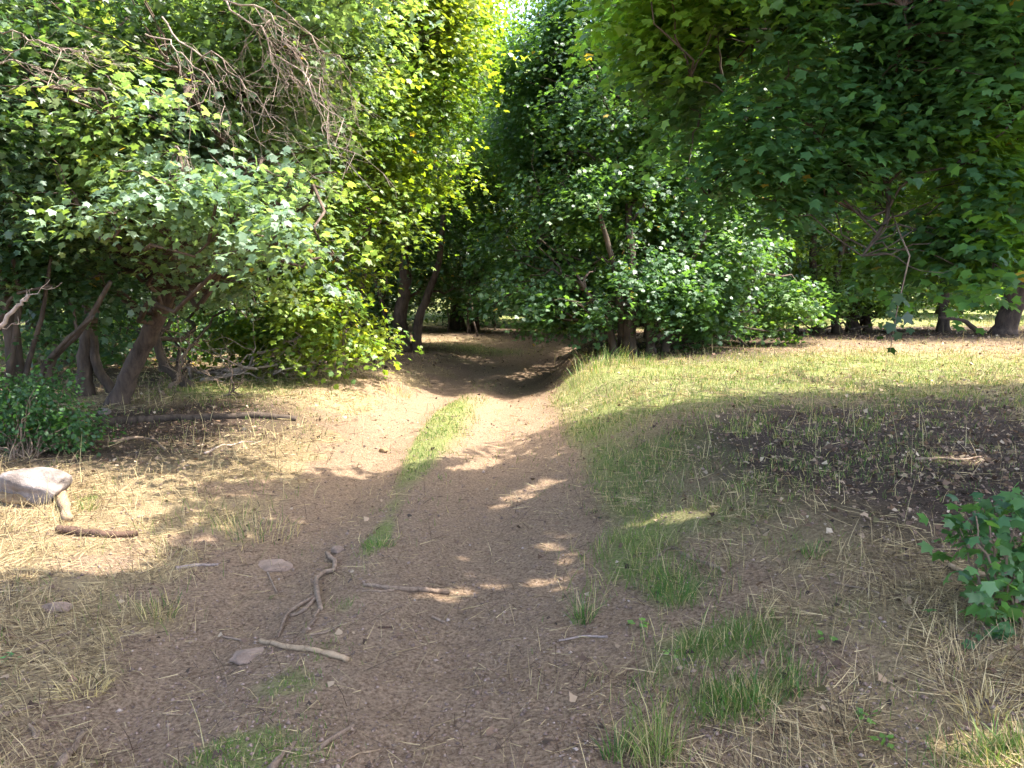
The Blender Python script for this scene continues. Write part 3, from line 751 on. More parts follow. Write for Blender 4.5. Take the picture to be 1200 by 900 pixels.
R3 = build_tree('slender straight trunk between the sprig and the big leaning trunk', b, [
    ([b, V(1106,350,b[1]), V(1108,300,b[1]), V(1104,180,b[1]), V(1110,40,b[1])], .14, .08)],
    [E_(1120,270,21.5,1.5,1.2,.8), E_(1160,200,21.5,1.9), E_(1110,130,21.5,2), E_(1180,90,21.5,2.2), E_(1120,10,21.5,2.4)],
    800, 22, .45, .12, cols=DARK, kind=3, seed=24, cull=.15, clump=.44)
DO, RS = -.5, 1.0
b = B_(1176, 392)
R4 = build_tree('thick leaning trunk at the right edge of the meadow', b, [
    ([b, V(1185,360,b[1]), V(1202,320,b[1]), V(1235,240,b[1]), V(1270,100,b[1])], .27, .15),
    ([b+[-.5,.1,0], V(1130,375,b[1]), V(1100,372,b[1]-.1)], .07, .03)],
    [E_(1190,240,19.5,1.6), E_(1240,150,19.5,2.2), E_(1170,300,19,1.1,1,.6), E_(1230,20,19.5,2.5), E_(1290,250,19.5,2)],
    750, 22, .45, .12, cols=DARK, kind=3, seed=25, cull=.15, bark=BARKR, clump=.44)

DO, RS = 0.0, 1.0
# --- the near tree whose boughs hang over the right of the view
b = onground(8.2, 8.2)
N1 = build_tree('large dark maple reaching its low boughs over the right side', b, [
    ([b, b+[0,0,2], b+[-.3,.1,4.5], b+[-.6,.2,8], b+[-.4,.3,10.5]], .30, .12),
    ([b+[-.1,0,2.5], V(1240,30,7.6), V(1150,38,7), V(1060,30,6.6), V(960,20,6.4)], .07, .015),
    ([b+[-.1,0,2.0], V(1200,150,7.6), V(1100,140,7.2), V(1032,175,6.6), V(1045,250,6.2), V(1010,300,6.0)], .05, .008),
    ],
    [E_(800,60,6.8,.5,.6,.35), E_(860,30,6.6,.8,.8,.5), E_(860,110,6.4,.7,.7,.45), E_(950,60,6.4,.9,.8,.6), E_(930,160,6.2,.75,.7,.45), E_(1000,140,6.4,.7), E_(880,190,6.3,.55,.6,.35), E_(830,150,6.9,.5,.5,.35),
     E_(1060,60,6.4,.9), E_(1150,100,6.2,.8), E_(1100,20,6.4,.9), E_(1140,210,6.2,.6,.6,.45), E_(1190,260,6.0,.6,.6,.4), E_(1100,290,6.2,.45,.5,.3), E_(940,240,6.6,.5,.5,.3), E_(1150,300,5.8,.4,.4,.25),
     E_(1180,180,6.6,.8), E_(1020,230,7,.4,.4,.2), E_(800,-30,6.6,1.0), E_(930,-50,6.5,1.2), E_(1080,-60,6.5,1.2)],
    3000, 15, .26, .082, cols=[(.055,.135,.048), (.068,.158,.048), (.050,.122,.048), (.085,.185,.040), (.13,.24,.032)], kind=5, cull=1.0, seed=31, clump=.53, cs=.5, limb_r=.010, twigs=30, floor=1.2, tilt=.26)  # brightest green paints sunlit sprays into the shaded boughs

# high unseen crowns, shaped so their shadows cover the near ground
def can(x0, x1, y0, y1, z0, z1, n, rng, r=1.5):
    return [(rng.uniform(x0, x1), rng.uniform(y0, y1), rng.uniform(z0, z1), r*rng.uniform(.8, 1.3), r*rng.uniform(.8, 1.3), r*rng.uniform(.45, .8)) for _ in range(n)]
_r = np.random.default_rng(77)
def canopy(label, bx, by, ells, n, seed, cols=DARK):
    b = onground(bx, by)
    zt = max(e[2] for e in ells)
    c = np.mean([e[:2] for e in ells], 0)
    return build_tree(label, b, [([b, b+[0,0,3], [bx+(c[0]-bx)*.4, by+(c[1]-by)*.4, 5.5], [c[0], c[1], zt]], .26, .08)], ells, n, 20, .55, .17, cols=cols, kind=1, cull=1.0, seed=seed, clump=.24, limb_r=.06, twigs=12, shell=.1)
canopy('tall maple behind the right edge whose crown arches over the trail', 9.5, 4.5, can(1.0, 8.5, 1.8, 6.0, 6.6, 8.6, 24, _r)+over(280,1150,545,930,8,5,6.2,8.2,1.0,_r), 4200, 41)
canopy('tall maple beyond the right edge shading the lower meadow', 11.5, 11.0, can(6.5, 11.5, 6.5, 11.5, 6.6, 9, 16, _r)+over(600,1250,470,560,6,3,6.2,8.2,1.1,_r), 2400, 42)
canopy('tall maple beyond the left edge with a wide dark crown', -7.8, 4.2, can(-5.0, 1.0, 1.8, 4.2, 5.6, 8.2, 12, _r)+over(-60,400,700,930,4,3,5.2,7.2,.9,_r), 1700, 43)
#canopy('maple shading the bend of the trail from the right bank', 7.8, 17.0, can(5.0, 9.0, 16.5, 18.5, 6.5, 8.5, 3, _r, 1.2), 200, 44)

# --- background wood: a few source trees, each copied with its parts
def bg_source(label, x, y, hgt, seed, cols, lean=.3):
    rng = np.random.default_rng(seed)
    b = onground(x, y)
    ells = []
    for k in range(12):
        z = hgt*(.18+.78*k/11); rr = hgt*.24*(1.15-.6*abs(k/11-.45)*1.4)
        a = rng.random()*6.3; q = rr*.55*rng.random()
        ells.append((b[0]+q*math.cos(a), b[1]+q*math.sin(a), b[2]+z, rr, rr, hgt*.10))
    stems = [([b, b+[rng.normal()*lean,0,hgt*.3], b+[rng.normal()*lean,rng.normal()*lean,hgt*.85]], .17, .06)]
    for k in range(3):
        a = rng.random()*6.3; stems.append(([b+[.5*math.cos(a),.5*math.sin(a),0], b+[1.0*math.cos(a),1.0*math.sin(a),hgt*.2], b+[1.7*math.cos(a),1.7*math.sin(a),hgt*.42]], .09, .04))
    return build_tree(label, b, stems, ells, 1100, 20, .75, .21, cols=cols, kind=1, cull=0, seed=seed, clump=.42, group='trees of the wood beyond the clearing', limbs=False, cs=1.6, shell=.3)
src = [bg_source('broad green tree filling the gap left of the hollow', -6.5, 25, 9, 51, MID),
       bg_source('dark bushy tree closing the far end of the trail', 2.2, 34, 10, 52, DARK),
       bg_source('lime green tree glowing far behind the meadow', 13.5, 33, 10, 53, LIME_BACKLIT)]
def dup(root, x, y, rz, s, label):
    r = root.copy(); COL.objects.link(r); r.location = (x, y, float(ground(x, y, False))); r.rotation_euler = (0, 0, rz); r.scale = (s, s, s*1.05)
    r['label'] = label
    for ch in list(root.children):
        c = ch.copy(); COL.objects.link(c); c.parent = r
    return r
BG = [
 (1, 4.3, 25.6, .7, .78, 'small dark bushy tree added inside the trail bend to shade it'), (1, -15, 13, .5, .95, 'dark bushy tree left of the left edge stems'), (0, -17, 19, 2.5, 1.2, 'broad green tree far left of the clearing'), (0, 17, 15, 3.5, 1.1, 'broad green tree right of the meadow'),  # the small tree at the bend is added to shade the trail's far end
 (0, -12, 20, 1.0, 1.1, 'bushy tree far behind the left edge stems'), (1, -9.5, 17.5, 2.0, .9, 'dark bushy tree behind the leaning trunk'), (0, -13, 28, 3.0, 1.3, 'tall green tree at the far left of the wood'),
 (1, -9.5, 31, .6, 1.2, 'dark tree behind the fallen dead branches'), (0, -5.6, 34, 1.9, 1.15, 'green tree left of the trail head'), (1, -2.6, 39, 4.0, 1.25, 'dark tree in line with the trail, left of its bend'),
 (1, -1.4, 29.5, 1.1, .85, 'dark bushy tree closing the left side of the trail head'), (1, 4.2, 28, 2.1, .9, 'dark bushy tree hiding the bend of the trail'),
 (0, .8, 44, 1.2, 1.15, 'green tree straight beyond the end of the trail'), (1, 5.6, 36, 2.2, 1.2, 'dark tree right behind the bushy maple'), (0, 8.6, 31, .3, 1.15, 'green tree between bushy maple and slim trunks'),
 (1, 12.5, 42, 5.0, 1.3, 'dark tree beyond the sunlit far meadow'), (0, 19, 35, 3.4, 1.3, 'tall green tree behind the leaning edge trunk'), (1, 24, 30, 1.4, 1.4, 'dark tree behind the far right edge'),
 (2, 20, 47, 2.4, 1.4, 'lime tree far behind the slender straight trunk'), (2, -8.2, 26, 1.4, 1.2, 'lime tree behind the overhanging yellow-green maple'), (2, 6.5, 50, 1.0, 1.6, 'pale tree deep in the wood right of the gap'),
 (1, -18, 36, .4, 1.6, 'dark tree closing the far left corner'), (0, 29, 45, 1.0, 1.6, 'green tree closing the far right corner'), (0, -6, 52, 2.8, 1.6, 'tall tree deep in the wood left of the gap'),
 (2, 9.8, 27.5, .9, .85, 'small lime tree showing between slim trunks'),
]
for k, x, y, rz, s, lab in BG: dup(src[k], x, y, rz, s, lab)
# woodland beyond, which reads as one mass
def far_wood():
    rng = np.random.default_rng(91); E = []
    for k in range(70):
        a = math.radians(-55+110*k/69 + rng.normal()*1.0); r = 66+rng.normal()*6
        x, y = r*math.sin(a), r*math.cos(a)
        if abs(a) < .035: continue
        g = float(ground(x, y, False)); hgt = 8+4*rng.random()
        for q in range(3): E.append((x+rng.normal(), y+rng.normal(), g+hgt*(.25+.3*q), 3.6, 3.2, hgt*.22))
    v, _ = sprays(rng, E, 4200, 16, 1.5, .55, MID, 1, 0, .42, 3)
    o = mesh_obj('distant_woods', v[0], v[1], v[2], LEAFM, attrs={'col': v[3]})
    tag(o, 'distant woodland closing the view behind the trees', 'woods', kind='stuff')
far_wood()

# undergrowth: thin sucker stems and low leaves under the wood
def undergrowth():
    rng = np.random.default_rng(95); parts = []
    for k in range(230):
        if rng.random() < .45: x, y = rng.uniform(-9, -4.2), rng.uniform(17.5, 30)
        elif rng.random() < .5: x, y = rng.uniform(2, 8), rng.uniform(22.5, 30)
        else: x, y = rng.uniform(-3, 14), rng.uniform(26, 36)
        if abs(x-float(xc(y))) < 1.4: continue
        b = onground(x, y); h = rng.uniform(1.2, 3.2)
        parts.append(tube(curve(rng, b-[0,0,.05], b+[rng.normal()*.4, rng.normal()*.4, h], 6, .06), np.linspace(.03, .012, 6)*rng.uniform(.6, 1.5), 5, .2, k, False))
    v, f, s = join(parts)
    o = mesh_obj('undergrowth', v, f, s, BARK, smooth=True)
    tag(o, 'thin dark sucker stems crowding under the far trees', 'undergrowth', kind='stuff')
    E = []
    for k in range(60):
        x, y = rng.uniform(-12, 16), rng.uniform(26, 38)
        if abs(x-float(xc(y))) < 1.4 and y < 29: continue
        E.append((x, y, float(ground(x, y, False))+.5, 1.2, .8, .6))
    for k in range(16):
        x, y = rng.uniform(-10.5, -6.3), rng.uniform(13.5, 17.5)
        E.append((x, y, float(ground(x, y, False))+.45, .8, .6, .5))
    for k in range(26):
        x, y = rng.uniform(-12, -4.6), rng.uniform(18.5, 25)
        E.append((x, y, float(ground(x, y, False))+.6, 1.1, .8, .7))
    v, _ = sprays(rng, E, 2000, 16, .4, .12, MID, 3, 0, .4, 1, floor=.05)
    o = mesh_obj('low_foliage', v[0], v[1], v[2], LEAFM, attrs={'col': v[3]})
    tag(o, 'low leafy brush on the floor of the far wood', 'undergrowth', kind='stuff')
undergrowth()

# ------------------------------------------------------------------ dead branches that belong to the left trees
def dead_spray(parent, starts, seed, n, L, r0=.012, drop=-.6, d_out=(1, 0, 0)):
    rng = np.random.default_rng(seed); parts = []
    a, b_ = np.array(starts[0]), np.array(starts[1])
    spine = curve(rng, a, b_, 12, .06, .03)
    parts.append(tube(spine, np.linspace(r0*1.4, r0*.8, 12), 6, .2, seed, False))
    for k in range(int(n*.75)):
        s = spine[rng.integers(3, 12)]
        d = nrm(np.array(d_out)*rng.uniform(.2, 1.0) + np.array([rng.normal()*.35, rng.normal()*.35, drop*rng.uniform(.3, 1.5)]))
        l = L*rng.uniform(.35, 1.1); P = curve(rng, s, s+d*l, 8, .16, -.10)
        r = r0*rng.uniform(.25, .6); parts.append(tube(P, np.linspace(r, r*.35, 8), 5, 0, 0, False))
        for q in range(rng.integers(1, 4)):
            i = rng.integers(2, 7); d2 = nrm(d + rng.normal(size=3)*.6); l2 = l*rng.uniform(.2, .5)
            parts.append(tube(curve(rng, P[i], P[i]+d2*l2, 5, .15), np.linspace(r*.6, r*.25, 5), 4, 0, 0, False))
    v, f, s = join(parts); pb = np.array(parent.location)
    return mesh_obj('dead_branch', v, f, s, DEADW, parent, smooth=True, loc=pb)
dead_spray(L1, (V(250,-5,8.0), V(350,60,7.6)), 61, 30, 1.15, .008, -.5, (.8, 0, -.3))
dead_spray(L1, (V(265,0,7.8), V(385,130,7.5)), 161, 34, 1.0, .007, -.5, (.6, 0, -.5))
dead_spray(L1, (V(300,-10,8.1), V(400,70,7.9)), 162, 26, .9, .006, -.9, (.4, 0, -.6))
dead_spray(L1, (V(190,20,7.9), V(300,110,7.6)), 62, 26, .9, .007, -.6, (.7, 0, -.4))
dead_spray(L1, (V(170,40,7.6), V(250,100,7.4)), 63, 18, .75, .006, -.7, (.4, 0, -.5))
dead_spray(L1, (V(205,172,7.3), V(222,185,7.2)), 64, 20, .5, .006, -1.0, (.12, 0, -.5))
dead_spray(L1, (V(-10,30,7.2), V(90,60,7.1)), 65, 22, .6, .006, -.15, (.9, 0, -.1))
dead_spray(L1, (V(0,75,7.3), V(80,95,7.2)), 163, 18, .6, .006, -.15, (.9, 0, -.1))
dead_spray(L1, (V(310,185,9), V(350,205,8.8)), 66, 9, .5, .006, -.9, (.3, 0, -.4))
dead_spray(L1, (V(175,270,8.2), V(290,275,8.2)), 67, 10, .5, .007, -.3, (.9, 0, -.1))
dead_spray(L0, (V(-20,395,7.2), V(34,345,7.2)), 68, 4, .3, .018, .3, (.7, 0, .3))

# ------------------------------------------------------------------ leafy shrubs
def shrub(name, label, cat, base, ells, n, per, rs, size, cols, seed, stems=6, kind=5, clump=.3):
    rng = np.random.default_rng(seed); t = thing(name, label, cat, base)
    v, C = sprays(rng, ells, n, per, rs, size, cols, kind, 0, clump, .4, .2, .5, .02, cullfn=False)
    parts = []
    sel = rng.choice(len(C), min(stems, len(C)), replace=False)
    for s in sel:
        b_ = np.array(base)+[rng.normal()*.05, rng.normal()*.05, -.03]
        parts.append(tube(curve(rng, b_, C[s], 8, .08, .05), np.linspace(.008, .003, 8), 5, 0, 0, False))
    a = join(parts)
    mesh_obj('stem', a[0], a[1], a[2], STICK, t, smooth=True, loc=base)
    mesh_obj('foliage', v[0], v[1], v[2], LEAFM, t, attrs={'col': v[3]}, loc=base)
    return t
b = onground(2.02, 3.10)
shrub('maple_sapling', 'young maple shrub with lobed green leaves at the right edge', 'shrub', b,
      [E_(1150,620,3.15,.17,.17,.10), E_(1190,595,3.2,.18,.17,.10), E_(1180,670,3.1,.18,.17,.12), E_(1220,650,3.15,.25,.22,.24), E_(1165,715,3.0,.13,.12,.09), E_(1235,590,3.3,.2,.17,.1), E_(1190,700,3.0,.15,.13,.1), E_(1125,612,3.2,.09,.1,.06), E_(1150,680,3.05,.13,.1,.08)],
      66, 8, .10, .056, [(.055,.135,.050), (.07,.16,.050), (.045,.115,.050)], 71, stems=22)
b = B_(30, 536)
shrub('green_bush', 'low green bush at the foot of the left edge stems', 'bush', b,
      [(b[0]-.1, b[1]+.3, b[2]+.35, .5, .45, .33), (b[0]+.25, b[1]+.35, b[2]+.2, .35, .35, .22), (b[0]-.6, b[1]+.4, b[2]+.4, .5, .5, .38), (b[0]-.1, b[1]+.5, b[2]+.6, .3, .3, .2)],
      420, 14, .13, .05, [(.05,.13,.03), (.07,.16,.03), (.04,.10,.03)], 72, stems=30, kind=1)
def weed(px, py, s, label, seed, col=(.12,.24,.05)):
    b_ = B_(px, py); rng = np.random.default_rng(seed); n = 9
    a = rng.random(n)*6.3; r = s*(.2+.8*rng.random(n))
    P = b_ + np.stack([r*np.cos(a)*.5, r*np.sin(a)*.5, s*(.25+.5*rng.random(n))], 1)
    T = np.stack([np.cos(a), np.sin(a), .1+0*a], 1); N = np.array([0,0,1.0])+rng.normal(size=(n,3))*.3
    v = leaf_arrays(P, N, T, s*(.5+.4*rng.random(n)), np.array([col])*(.8+.4*rng.random((n,1))), 1)
    st = [tube(curve(rng, b_-[0,0,.01], p, 4, .05), [.0022,.002,.0017,.0014], 4) for p in P]
    t = thing('broadleaf_weed', label, 'weed', b_, 'small broadleaf weeds')
    a_ = join(st); mesh_obj('stem', a_[0], a_[1], a_[2], STICK, t, loc=b_)
    mesh_obj('foliage', v[0], v[1], v[2], LEAFM, t, attrs={'col': v[3]}, loc=b_)
weed(968, 752, .045, 'small bright weed in the straw left of the maple shrub', 1)
weed(1015, 848, .05, 'small round-leaved weed in the straw at the lower right', 2)
weed(1038, 875, .05, 'small weed with upright leaves near the bottom edge, lower right', 3)
weed(748, 735, .05, 'bright weed beside the tall green grass on the right bank', 4, (.14,.28,.05))
weed(787, 770, .04, 'tiny pale green weed between grass clumps on the right bank', 5, (.16,.28,.06))
weed(14, 774, .05, 'green weed beside the dark stick at the left edge', 6, (.08,.26,.09))

# hanging sprig in front of the far meadow
def sprig():
    rng = np.random.default_rng(75)
    P0 = V(1062, 300, 4.6); pts = [V(1066,300,4.6), V(1058,335,4.6), V(1050,370,4.6), V(1046,395,4.6), V(1043,412,4.6)]
    Pn = []; T = []; S = []
    for px, py, s in [(1052,352,.075),(1040,372,.075),(1060,376,.08),(1045,386,.08),(1033,402,.05),(1054,397,.06),(1043,415,.06),(1048,362,.06),(1031,386,.05),(1066,392,.05),(1052,378,.065),(1060,360,.055)]:
        p = V(px, py-8, 4.6+rng.normal()*.03); Pn.append(p); T.append([rng.normal()*.6, rng.normal()*.3, -1]); S.append(s)
    N = np.array([0,-.7,.5])+rng.normal(size=(len(Pn),3))*.7
    v = leaf_arrays(np.array(Pn), N, np.array(T, float), np.array(S), np.array([(.022,.055,.016)])*(.8+.5*rng.random((len(Pn),1))), 5)  # near-black green paints the backlit silhouette into the leaf colour
    pb = np.array(N1.location)
    mesh_obj('hanging_foliage', v[0], v[1], v[2], LEAFM, N1, attrs={'col': v[3]}, loc=pb)
    a = V(1045, 250, 6.2)
    P = np.array([a, V(1055,275,5.5)]+pts)
    q = tube(P, np.linspace(.006, .002, len(P)), 5)
    mesh_obj('hanging_twig', q[0], q[1], q[2], STICK, N1, loc=pb)
sprig()

# ------------------------------------------------------------------ grass tufts that stand out
def tuft(label, px, py, n, h, spread, cols, seed, lean=.35, w_=.004, name='grass_tuft', mat=None):
    b_ = B_(px, py); rng = np.random.default_rng(seed)
    a = rng.random(n)*6.3; r = spread*np.sqrt(rng.random(n))
    x = b_[0]+r*np.cos(a); y = b_[1]+r*np.sin(a)*1.0
    P = np.stack([x, y, ground(x, y)-.005], 1)
    yaw = a + rng.normal(size=n)*.6
    cols = np.array(cols); c = cols[rng.integers(0, len(cols), n)]*(.75+.5*rng.random((n, 1)))
    dr = rng.random(n) < .2; c[dr] = np.array([.42,.34,.18])
    h = h*.85
    v = blades(rng, P, yaw, h*(.4+.7*rng.random(n)**1.3), np.full(n, w_*max(1, (b_[1]/5)**.7)), rng.random(n)*lean, rng.random(n)*1.1, c)
    o = mesh_obj(name, v[0], v[1], v[2], mat or GRASSM, attrs={'col': v[3]}, loc=b_)
    return tag(o, label, 'grass tuft', 'tufts of taller grass')
GR = [(.06,.14,.025),(.09,.18,.035),(.05,.12,.03)]; GY = [(.14,.22,.05),(.24,.26,.09),(.09,.18,.035)]; DR = [(.50,.40,.20),(.42,.32,.15),(.58,.48,.27)]
tuft('tall pale green tuft at the foot of the bushy maple', 700, 432, 150, .50, .45, GY, 81, .4)
tuft('small green tuft at the meadow edge right of the pale tall tuft', 742, 428, 70, .32, .3, GY, 82)
tuft('yellow dry tuft on the left lip of the shaded hollow', 464, 462, 90, .26, .25, DR, 83)
tuft('tall dark green tuft at the left of the bank grasses', 683, 728, 70, .22, .06, GR, 84)
tuft('green tuft standing in the middle of the right bank', 790, 700, 80, .16, .10, GR, 85)
tuft('wide green tuft right of the two bank weeds', 868, 830, 100, .14, .13, GR, 86, .7)
tuft('dark green tuft near the bottom edge right of the bare trail', 722, 888, 60, .15, .05, GR, 87)
tuft('upright yellow-green tuft at the bottom edge', 768, 893, 60, .22, .05, GY, 88)
tuft('straw-coloured dry tuft with one tall stem below the maple shrub', 1156, 832, 110, .11, .09, DR, 89, 1.1)
tuft('sunlit green tuft beside the pale log piece', 103, 598, 60, .11, .07, GY, 90)
tuft('grey-green tuft between left edge straw and trail', 190, 722, 100, .15, .12, GR+DR, 91)
tuft('drooping straw tuft among the lower left sticks', 98, 812, 110, .12, .09, DR, 92, 1.2)
tuft('round green tuft in the middle of the trail', 444, 640, 110, .09, .10, GR, 93, .8)
tuft('green tuft at the near right corner', 1185, 893, 120, .14, .12, GY, 94, .8)
tuft('green tuft on the shaded bank left of a maple shrub shadow', 955, 650, 50, .09, .06, GR, 95)
tuft('mixed dry tuft beside the grey-green tuft on the left verge', 300, 622, 160, .17, .30, GR+DR+DR, 96)

# ------------------------------------------------------------------ sticks and logs
def stick(label, pts, r0, r1, mat=STICK, forks=(), name='stick', group='sticks lying on the ground', seed=1, wob=.02, lift=1.0, cat='stick', sides=9):
    rng = np.random.default_rng(seed)
    def lay(pp, ra, rb, start=None):
        W = [B_(*p) if len(p) == 2 else np.array(p) for p in pp]
        k = np.linspace(0, len(W)-1, max(10, 6*len(W))); W = np.array(W)
        P = np.stack([np.interp(k, np.arange(len(W)), W[:, i]) for i in range(3)], 1)
        L = np.linalg.norm(P[-1]-P[0])
        for _ in range(2): P[1:-1] = (P[:-2]+2*P[1:-1]+P[2:])/4
        P[1:-1, :2] += (noise(np.arange(len(P)-2)*1.0+seed*13, 0*P[1:-1, 0], 0, 2.2, seed)[:, None]-.5)*L*wob*np.array([1, .6])[None]
        R = np.linspace(ra, rb, len(P))*(1+.25*(noise(np.arange(len(P))*1.0, 0*R_(P), 0, 1.7, seed+5)-.5))
        zg = ground(P[:, 0], P[:, 1])
        # a stiff stick rests on the bumps: straight chord lifted over the highest
        t = np.linspace(0, 1, len(P)); ch = zg[0]*(1-t)+zg[-1]*t
        P[:, 2] = np.maximum(zg, ch*.5+zg*.5) + R*.75*lift
        return P, R
    P, R = lay(pts, r0, r1)
    parts = [tube(P, R, sides, .3, seed)]
    for f_ in forks:
        p2, ra, rb = f_; Q, RR = lay(p2, ra, rb); parts.append(tube(Q, RR, 7, .25, seed+1))
    v, f, s = join(parts)
    o = mesh_obj(name, v, f, s, mat, smooth=True, loc=P[0])
    return tag(o, label, cat, group)
def R_(P): return P[:, 0]
stick('long brown forked stick lying across the middle of the trail', [(426,686),(455,691),(490,693),(526,697)], .010, .017, STICK, [([(424,694),(445,694),(462,693)], .005, .007), ([(505,692),(510,682)], .004, .003)], seed=2, wob=.01)
stick('pale yellowish peeled stick lying across the left rut', [(306,754),(335,761),(370,765),(408,777)], .013, .013, PALEST, seed=3, wob=.02)
stick('twisted forked root-like stick winding beside the left rut', [(383,650),(393,660),(392,671),(380,674),(370,683),(372,700),(376,716)], .015, .012, STICK,
      [([(372,700),(350,712),(335,724),(326,748)], .012, .008), ([(370,704),(358,716),(340,724)], .012, .010), ([(376,714),(368,724)], .009, .007)], seed=4, wob=.0)
stick('straight brown stick at the bottom beside the trail', [(375,879),(394,864),(415,852)], .008, .009, STICK, seed=5, wob=.01)
stick('split grey-brown stick poking in at the bottom edge', [(318,905),(333,886),(346,871)], .014, .006, STICK, seed=6)
stick('thick grey stick at the bottom left corner', [(70,905),(86,882),(97,861)], .017, .011, STICK, seed=7)
stick('dark stick at the left edge in the lower straw', [(-6,846),(25,836),(56,824)], .012, .006, STICK, seed=8)
stick('thin dark stick above the drooping straw tuft', [(30,765),(60,752),(86,741)], .009, .008, STICK, seed=9)
stick('reddish brown log piece on sunlit straw at the left', [(68,624),(90,626),(125,630),(162,628)], .032, .018, STICKR, seed=10, name='small_log', cat='log')
stick('pale bleached log piece reaching down from the boulder', [(70,570),(74,590),(80,612)], .036, .034, PALEST, seed=11, name='small_log', cat='log', wob=.01)
stick('forked grey branch lying in the green bank grass', [(762,660),(785,643),(800,650),(822,660),(848,673)], .009, .010, STICK, [([(785,643),(775,636)], .005, .004)], seed=12)
stick('thin brown stick in the straw left of the maple shrub', [(978,684),(1005,690),(1030,698)], .007, .005, STICK, seed=13)
stick('pale stick in the sun fleck beside the maple shrub', [(1112,664),(1128,672),(1150,676),(1182,679)], .010, .012, PALEST, seed=14)
stick('grey stick half buried near the tall dark tuft', [(655,752),(685,747),(712,748)], .005, .006, DEADW, seed=15)
stick('short curled dark twig below the long forked stick', [(446,722),(458,715),(472,711)], .006, .005, STICK, seed=16)
stick('short dark wood chip right of the curled twig', [(506,724),(522,731)], .008, .007, STICK, seed=17)
stick('short reddish twig beneath the curled twig', [(443,737),(461,736)], .005, .004, STICKR, seed=18)
stick('tiny dark twig with pale end near the flat stone', [(260,747),(284,751)], .006, .005, STICK, seed=19)
stick('grey weathered stick on the left verge straw', [(206,668),(228,664),(256,663)], .012, .008, DEADW, seed=20)
stick('short dark curved stick above the weathered grey one', [(198,656),(206,648),(214,639)], .010, .007, STICK, seed=21)
stick('short stub beside the lower end of the twisted stick', [(356,743),(366,731),(371,725)], .009, .007, STICK, [([(364,746),(385,742),(398,735)], .006, .006)], seed=22)
stick('long curved thin stick on the sunlit left clearing', [(240,532),(262,522),(285,518),(302,520)], .010, .005, DEADW, seed=23)
stick('pale broken branch in the deep shade at the right', [(1072,540),(1100,538),(1125,541),(1150,536)], .012, .007, STICK, seed=24)
stick('pale curved twig at the bottom of the trail', [(405,893),(420,886),(446,880)], .003, .004, PALEST, seed=25)
stick('forked grey chip low in the left straw', [(34,851),(40,860),(42,869)], .009, .008, STICK, [([(42,869),(47,858)], .008, .006)], seed=26)
stick('short dark stub on the dirt left of the grass strip', [(336,888),(346,872)], .006, .006, STICK, seed=27)
stick('dark branch bent over the shaded duff at the left', [(130,520),(165,514),(185,519),(193,528)], .018, .010, STICK, seed=28)
stick('thin straw-coloured stick crossing the lower left dirt', [(190,838),(214,839)], .004, .003, PALEST, [([(190,838),(204,826)], .003, .003)], seed=29)
stick('thin twig by the left of the twisted stick', [(314,672),(320,684),(325,696)], .006, .004, STICK, seed=30)
stick('short reddish twig standing out on the left rut', [(272,748),(262,746)], .005, .004, STICKR, seed=33)
stick('dark rotting log with reddish end under the left trees', [(120,498),(180,494),(250,491),(320,491),(347,493)], .05, .035, BARK, seed=31, name='fallen_log', cat='log', lift=.9, group='fallen logs')
stick('long shadowed log at the back of the sunlit left clearing', [(250,440),(300,432),(360,426),(384,427)], .07, .05, BARK, seed=32, name='fallen_log', cat='log', group='fallen logs')
# fallen dead branches
def brush(label, a, b_, seed, n, L, mat, r0=.022):
    rng = np.random.default_rng(seed); parts = []
    spine = curve(rng, a, b_, 14, .12, .05); parts.append(tube(spine, np.linspace(r0*1.6, r0*.6, 14), 8, .2, seed))
    for k in range(n):
        i = rng.integers(1, 13); s = spine[i]
        d = nrm(np.array([rng.normal()*.9+.3, rng.normal()*.4, rng.normal()*.45+.05])); l = L*rng.uniform(.3, 1)
        e = s+d*l; e[2] = max(e[2], float(ground(e[0], e[1], False))+.03)
        P = curve(rng, s, e, 8, .14, .04); r = r0*rng.uniform(.3, .7)
        parts.append(tube(P, np.linspace(r, r*.3, 8), 5, 0, 0, False))
        for q in range(3):
            i2 = rng.integers(2, 7); e2 = P[i2]+nrm(d+rng.normal(size=3)*.7)*l*.4; e2[2] = max(e2[2], float(ground(e2[0], e2[1], False))+.02)
            parts.append(tube(curve(rng, P[i2], e2, 5, .12), np.linspace(r*.5, r*.2, 5), 4, 0, 0, False))
    v, f, s = join(parts)
    o = mesh_obj('fallen_branch', v, f, s, mat, smooth=True, loc=a)
    return tag(o, label, 'branch', 'fallen dead branches')
brush('pale dead branch propped over the back of the left clearing', onground(*V(235,440,12.6)[:2], .03), V(352,418,12.6), 101, 14, 1.0, DEADW)
brush('pale dead branch arching above the propped one', onground(*V(225,430,13)[:2], .03), V(340,385,13.0), 102, 12, .9, DEADW)
brush('dark dead branch lying right of the leaning trunk', onground(*V(190,470,11)[:2], .05), onground(*V(280,462,11)[:2], .04), 103, 16, .7, STICK)
brush('dark dead branch rising right of the thin dark trunk', onground(*V(200,470,11.4)[:2], .03), V(235,405,11.6), 104, 12, .8, STICK)

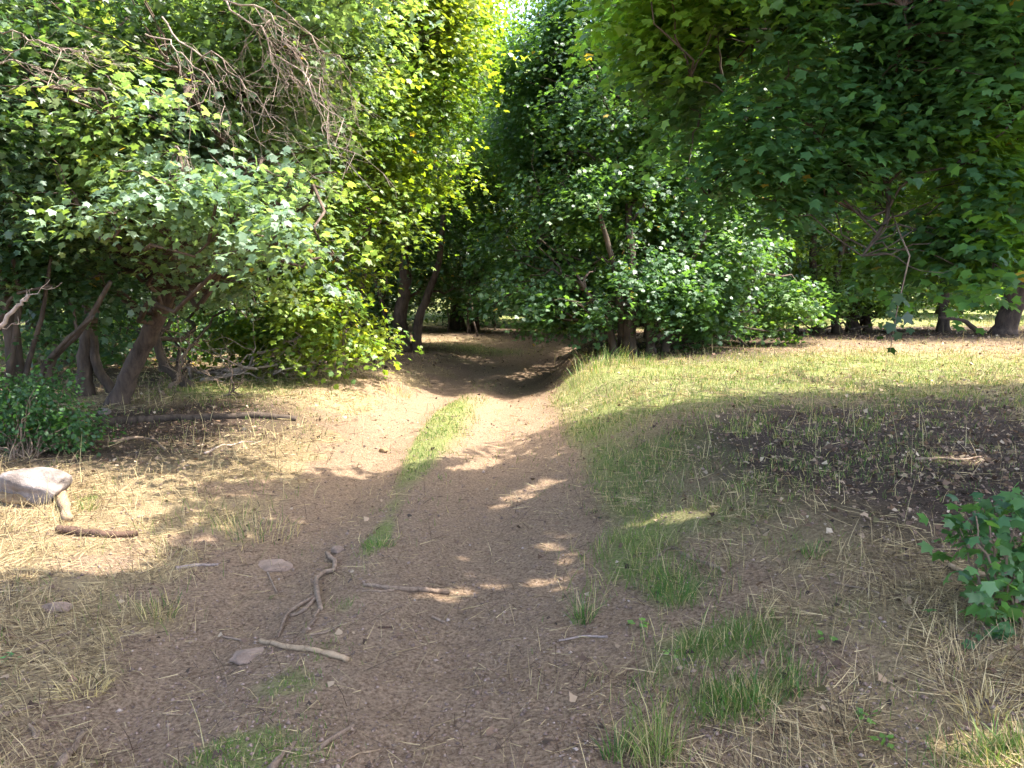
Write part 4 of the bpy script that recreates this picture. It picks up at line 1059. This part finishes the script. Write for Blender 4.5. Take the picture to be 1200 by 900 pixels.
# ------------------------------------------------------------------ stones
def stone(label, px, py, rx, ry, rz, mat, seed, sink=.35, name='stone', group='stones half buried in the ground', xyz=None, rough=.28):
    import bmesh
    rng = np.random.default_rng(seed); b_ = B_(px, py) if xyz is None else xyz
    bm = bmesh.new(); bmesh.ops.create_icosphere(bm, subdivisions=4, radius=1)
    v = np.array([q.co[:] for q in bm.verts]); f = np.array([[q.index for q in fc.verts] for fc in bm.faces]); bm.free()
    # a few flat broken facets plus weathering
    for k in range(9):
        d = nrm(rng.normal(size=3)*np.array([1,1,.8])); c = rng.uniform(.62, .88)
        h = v@d; v = v - np.clip(h-c, 0, None)[:, None]*d*.9
    v = v*(1+rough*(noise(v[:,0]+seed, v[:,1], v[:,2], .7, seed)-.5)[:, None] + .16*(noise(v[:,0], v[:,1]+seed, v[:,2], .28, seed)-.5)[:, None] + .06*(noise(v[:,0], v[:,1]+seed, v[:,2], .1, seed)-.5)[:, None])
    v = v*np.array([rx, ry, rz]) + np.array([b_[0], b_[1]+ry*.6, b_[2]+rz*(1-2*sink)])
    o = mesh_obj(name, v, f.ravel(), np.full(len(f), 3), mat, smooth=True, loc=b_)
    return tag(o, label, 'rock', group)
b = B_(24, 592)
BO = thing('boulder', 'pale boulder with a brown broken face at the left edge', 'rock', b)
s1 = stone('', 0, 0, .31, .20, .165, ROCKW, 5, .2, 'rock_body', None, b+np.array([-.06,.10,.05]), .5); s1.parent = BO; s1.location = (0,0,0)
s2 = stone('', 0, 0, .19, .12, .095, ROCKB, 9, .25, 'brown_face', None, b+np.array([-.12,-.15,.0]), .4); s2.parent = BO; s2.location = (0,0,0)
s3 = stone('', 0, 0, .17, .15, .105, ROCKW, 15, .2, 'rock_shoulder', None, b+np.array([.20,.12,.03]), .5); s3.parent = BO; s3.location = (0,0,0)
for s in (s1, s2, s3):
    for k in ('label', 'category', 'group'):
        if k in s: del s[k]
stone('small pinkish stone at the top of the twisted stick', 395, 648, .045, .04, .03, ROCKP, 3, .25)
stone('flat pinkish stone set in the left rut above the twisted stick', 314, 668, .13, .10, .03, ROCKP, 4, .5)
stone('flat pale stone beside the peeled pale stick', 290, 775, .10, .08, .028, ROCKP, 6, .45)
stone('low pale stone in the straw of the left verge', 62, 718, .08, .05, .03, ROCKP, 7, .35)
stone('small pebble-like stone on the lower left dirt', 229, 836, .012, .011, .009, ROCKP, 8, .2)
stone('dark little stone in the middle of the upper trail', 449, 531, .055, .04, .035, ROCKB, 10, .2)
stone('pale stone lying near the foot of the leaning trunk', 120, 486, .08, .06, .05, ROCKW, 11, .2)
